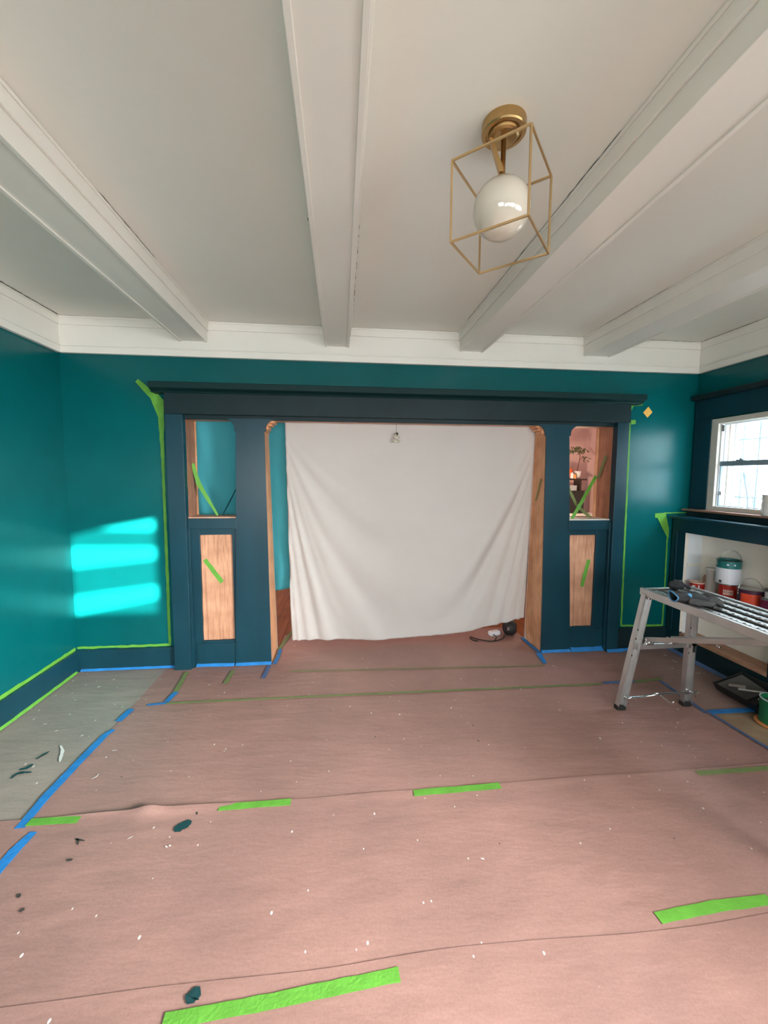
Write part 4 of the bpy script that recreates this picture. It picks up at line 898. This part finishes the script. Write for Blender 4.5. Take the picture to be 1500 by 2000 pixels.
def word(t, s, r, ac, z, size, m):
    """raised letters bent round the can, centred on angle ac"""
    n = len(s); 
    for k, ch in enumerate(s):
        if ch == ' ': continue
        cu = bpy.data.curves.new('letter', 'FONT'); cu.body = ch; cu.size = size; cu.extrude = .0004; cu.align_x = 'CENTER'; cu.align_y = 'CENTER'; cu.resolution_u = 2
        a = ac+(k-(n-1)/2)*size*.66/r
        tmp = bpy.data.objects.new('letter', cu); me = bpy.data.meshes.new_from_object(tmp); bpy.data.objects.remove(tmp); me.materials.append(m)
        o = bpy.data.objects.new('letter', me); C.objects.link(o); o.parent = t
        o.location = ((r+.0025)*math.cos(a), (r+.0025)*math.sin(a), z); o.rotation_euler = (PI/2, 0, a+PI/2)
cx = 2.932; cf = -2.44           # angle on each can that faces the camera
c1 = can('red paint can on the niche shelf under the teal-topped can', (2.935, -.475, SH), .056, .190, M['canred'], lid='lid')
patch(c1, 'brand_oval', .056, cf-.45, cf+.62, .112, .150, M['labelcream'], 14, off=.001); word(c1, 'BEHR', .056, cf+.08, .132, .021, M['canred']); word(c1, 'PREMIUM', .056, cf+.05, .086, .020, M['labelcream'])
c2 = can('teal and white paint can stacked on the red can in the niche', (cx, -.470, SH+.192), .0755, .182, M['canteal'], lid='open', bail=(2.75, .110, .03), top=M['blackpl'], wrap=(.004, .122, M['label']))
patch(c2, 'barcode', .0765, cf-.66, cf-.40, .010, .032, M['greypl'], off=.003)
for k in range(5): patch(c2, 'print_line', .0765, cf-.05, cf+.55, .055+.010*k, .0562+.010*k, M['vinyl'], off=.0026)
patch(c2, 'white_dot', .0755, cf-.10, cf+.08, .146, .158, M['label']); patch(c2, 'white_dot', .0755, cf+.46, cf+.60, .146, .158, M['label'])
c3 = can('orange-red paint can with a shiny lid, right of the stacked cans', (2.930, -.655, SH), .076, .196, M['plum'], lid='lid', bail=(2.75, .11, -.02), top=M['plum'])
patch(c3, 'orange_label', .076, cf-.75, cf+.85, .02, .172, M['canorange'], 24, off=.0012); word(c3, 'EHR', .078, cf+.45, .085, .026, M['labelcream'])
c4 = can('brown bare can in the gap left of the red can', (2.968, -.392, SH), .030, .150, M['cardboard'], lid='lid')
c5 = can('purple paint can at the right edge of the photo in the niche', (2.935, -.793, SH), .060, .165, M['purple'], lid='lid', wrap=(.0, .07, M['label']))
wj = thing('white_jar', 'small white jar standing on the purple paint can', 'jar', (2.935, -.795, SH+.1665)); bm = B(); lathe(bm, [(0, 0), (.036, 0), (.038, .01), (.038, .050), (0, .050)], 32); obj('jar_body', bm, M['potwhite'], wj, smooth=False, local=True)
bm = B(); lathe(bm, [(0, .050), (.040, .050), (.040, .066), (0, .068)], 32); obj('jar_lid', bm, M['greypl'], wj, smooth=False, local=True)
# little red pot with brush, cup
rp_ = thing('paint_pail', 'small red pail with a cream rim and brush at the left of the niche', 'pail', (2.918, -.222, SH))
bm = B(); lathe(bm, [(0, 0), (.040, 0), (.053, .128), (.056, .128), (.056, .133), (.050, .133), (.038, .008), (0, .008)], 36); obj('pail_body', bm, M['canred'], rp_, smooth=False, local=True)
bm = B(); lathe(bm, [(.053, .133), (.060, .133), (.060, .141), (.050, .141), (.046, .10), (0, .10)], 36); obj('pail_liner', bm, M['labelcream'], rp_, smooth=False, local=True)
patch(rp_, 'white_bar', .051, cf+.25, cf+.40, .06, .122, M['label'], 4, off=.0035); patch(rp_, 'white_bar', .051, cf-.5, cf-.1, .105, .116, M['label'], 6, off=.0035)
cu = thing('paper_cup', 'white paper cup standing behind the small red pail', 'cup', (2.965, -.305, SH)); bm = B(); lathe(bm, [(0, 0), (.043, 0), (.041, .262), (.044, .264), (.042, .268), (.039, .262), (.029, .006), (0, .006)], 36); obj('cup_body', bm, M['paper_white'], cu, smooth=True, local=True)
bm = B(); lathe(bm, [(.041, .260), (.0455, .262), (.0455, .268), (.041, .270)], 36); obj('cup_rim', bm, M['paper_white'], cu, smooth=True, local=True)
pbx, pby = 2.925, -.262
br = thing('paint_brush', 'paint brush with a brown handle leaning in the small red pail', 'brush', (pbx, pby, SH+.105)); bm = B(); tube(bm, spline([(0, 0, 0), (.004, -.004, .03), (.008, -.008, .075), (.010, -.010, .105)], 4), [.004, .004, .004, .005, .006, .007, .008, .010, .012, .012, .010, .007, .004][:13], 10); obj('handle', bm, M['cardboard'], br, smooth=True, local=True)
bm = B(); box(bm, (-.014, -.004, -.003), (.014, .004, .010)); obj('bristles', bm, M['greypl'], br, bevel=.002, local=True)

# ---- white carved object on the window stool
sv = thing('white_vase', 'white carved vase on the window ledge at the right edge', 'vase', (2.972, -.705, 1.240))
bm = B(); lathe(bm, [(0, 0), (.045, 0), (.052, .01), (.050, .05), (.046, .11), (.050, .14), (.053, .145), (.044, .150), (.040, .13), (0, .12)], 24); obj('vase_body', bm, M['soap'], sv, smooth=True, local=True)
for k in range(7):
    bm = B(); a = 2*PI*k/7; pts = [Vector((.0505*math.cos(a+.12*math.sin(j)), .0505*math.sin(a+.12*math.sin(j)), .02+.012*j)) for j in range(9)]; tube(bm, pts, .0035, 6); obj('carved_rib', bm, M['soap'], sv, smooth=True, local=True)

# ---- roller tray and green can on the floor
ry = thing('roller_tray', 'black plastic roller tray leaning by the bookcase base', 'tray', (2.742, -.875, .040))
ry.rotation_euler = (0, -.28, .0)
Rm = Matrix.Rotation(-.10, 3, 'X')
bm = B(); W2, L2 = .105, .15
for a, b in (((-W2, -L2, 0), (W2, L2, .004)),): box(bm, a, b)
for a, b in (((-W2, -L2, 0), (-W2+.005, L2, .06)), ((W2-.005, -L2, 0), (W2, L2, .06)), ((-W2, -L2, 0), (W2, -L2+.005, .075)), ((-W2, L2-.005, 0), (W2, L2, .055))): box(bm, a, b)
for v in bm.verts:
    if v.co.z > .02: v.co.x *= 1.12; v.co.y *= 1.06
obj('tray_body', bm, M['blackpl'], ry, bevel=.003, local=True)
bm = B(); prism(bm, [(L2-.01, .050), (-.03, .012), (-.03, .006), (L2-.01, .044)], 0, -W2+.006, W2-.006); rb = obj('roll_ramp', bm, M['greypl'], ry, local=True)
bm = B()
for k in range(9): y = .0+.014*k; box(bm, (-W2+.02, y, .014+.0182*k*.9), (W2-.02, y+.004, .018+.0182*k*.9)) if False else box(bm, (-W2+.02, y, .018+.0022*k), (W2-.02, y+.004, .022+.0026*k))
obj('ramp_ribs', bm, M['greypl'], ry, local=True)
bm = B(); bar(bm, (-.06, .02, .060), (.04, -.14, .078), .010, .006); obj('paint_streak', bm, M['splash_white'], ry, local=True)
bm = B(); bar(bm, (-.075, .075, .064), (-.02, .00, .070), .035, .004); obj('spatula_blade', bm, M['tin'], ry, local=True)
gc = can('green paint can on an orange lid, on the bare tan board', (2.635, -1.125, .012), .078, .15, M['greencan'], lid='open', bail=(2.2, -.02, -.085), top=M['label'])
bm = B(); lathe(bm, [(0, 0), (.094, 0), (.097, .004), (.097, .010), (.090, .012), (0, .012)], 32); o = obj('can_lid', bm, M['orangelid'], smooth=False); o.location = (2.635, -1.125, 0); tag(o, 'orange lid lying under the green paint can', 'lid')
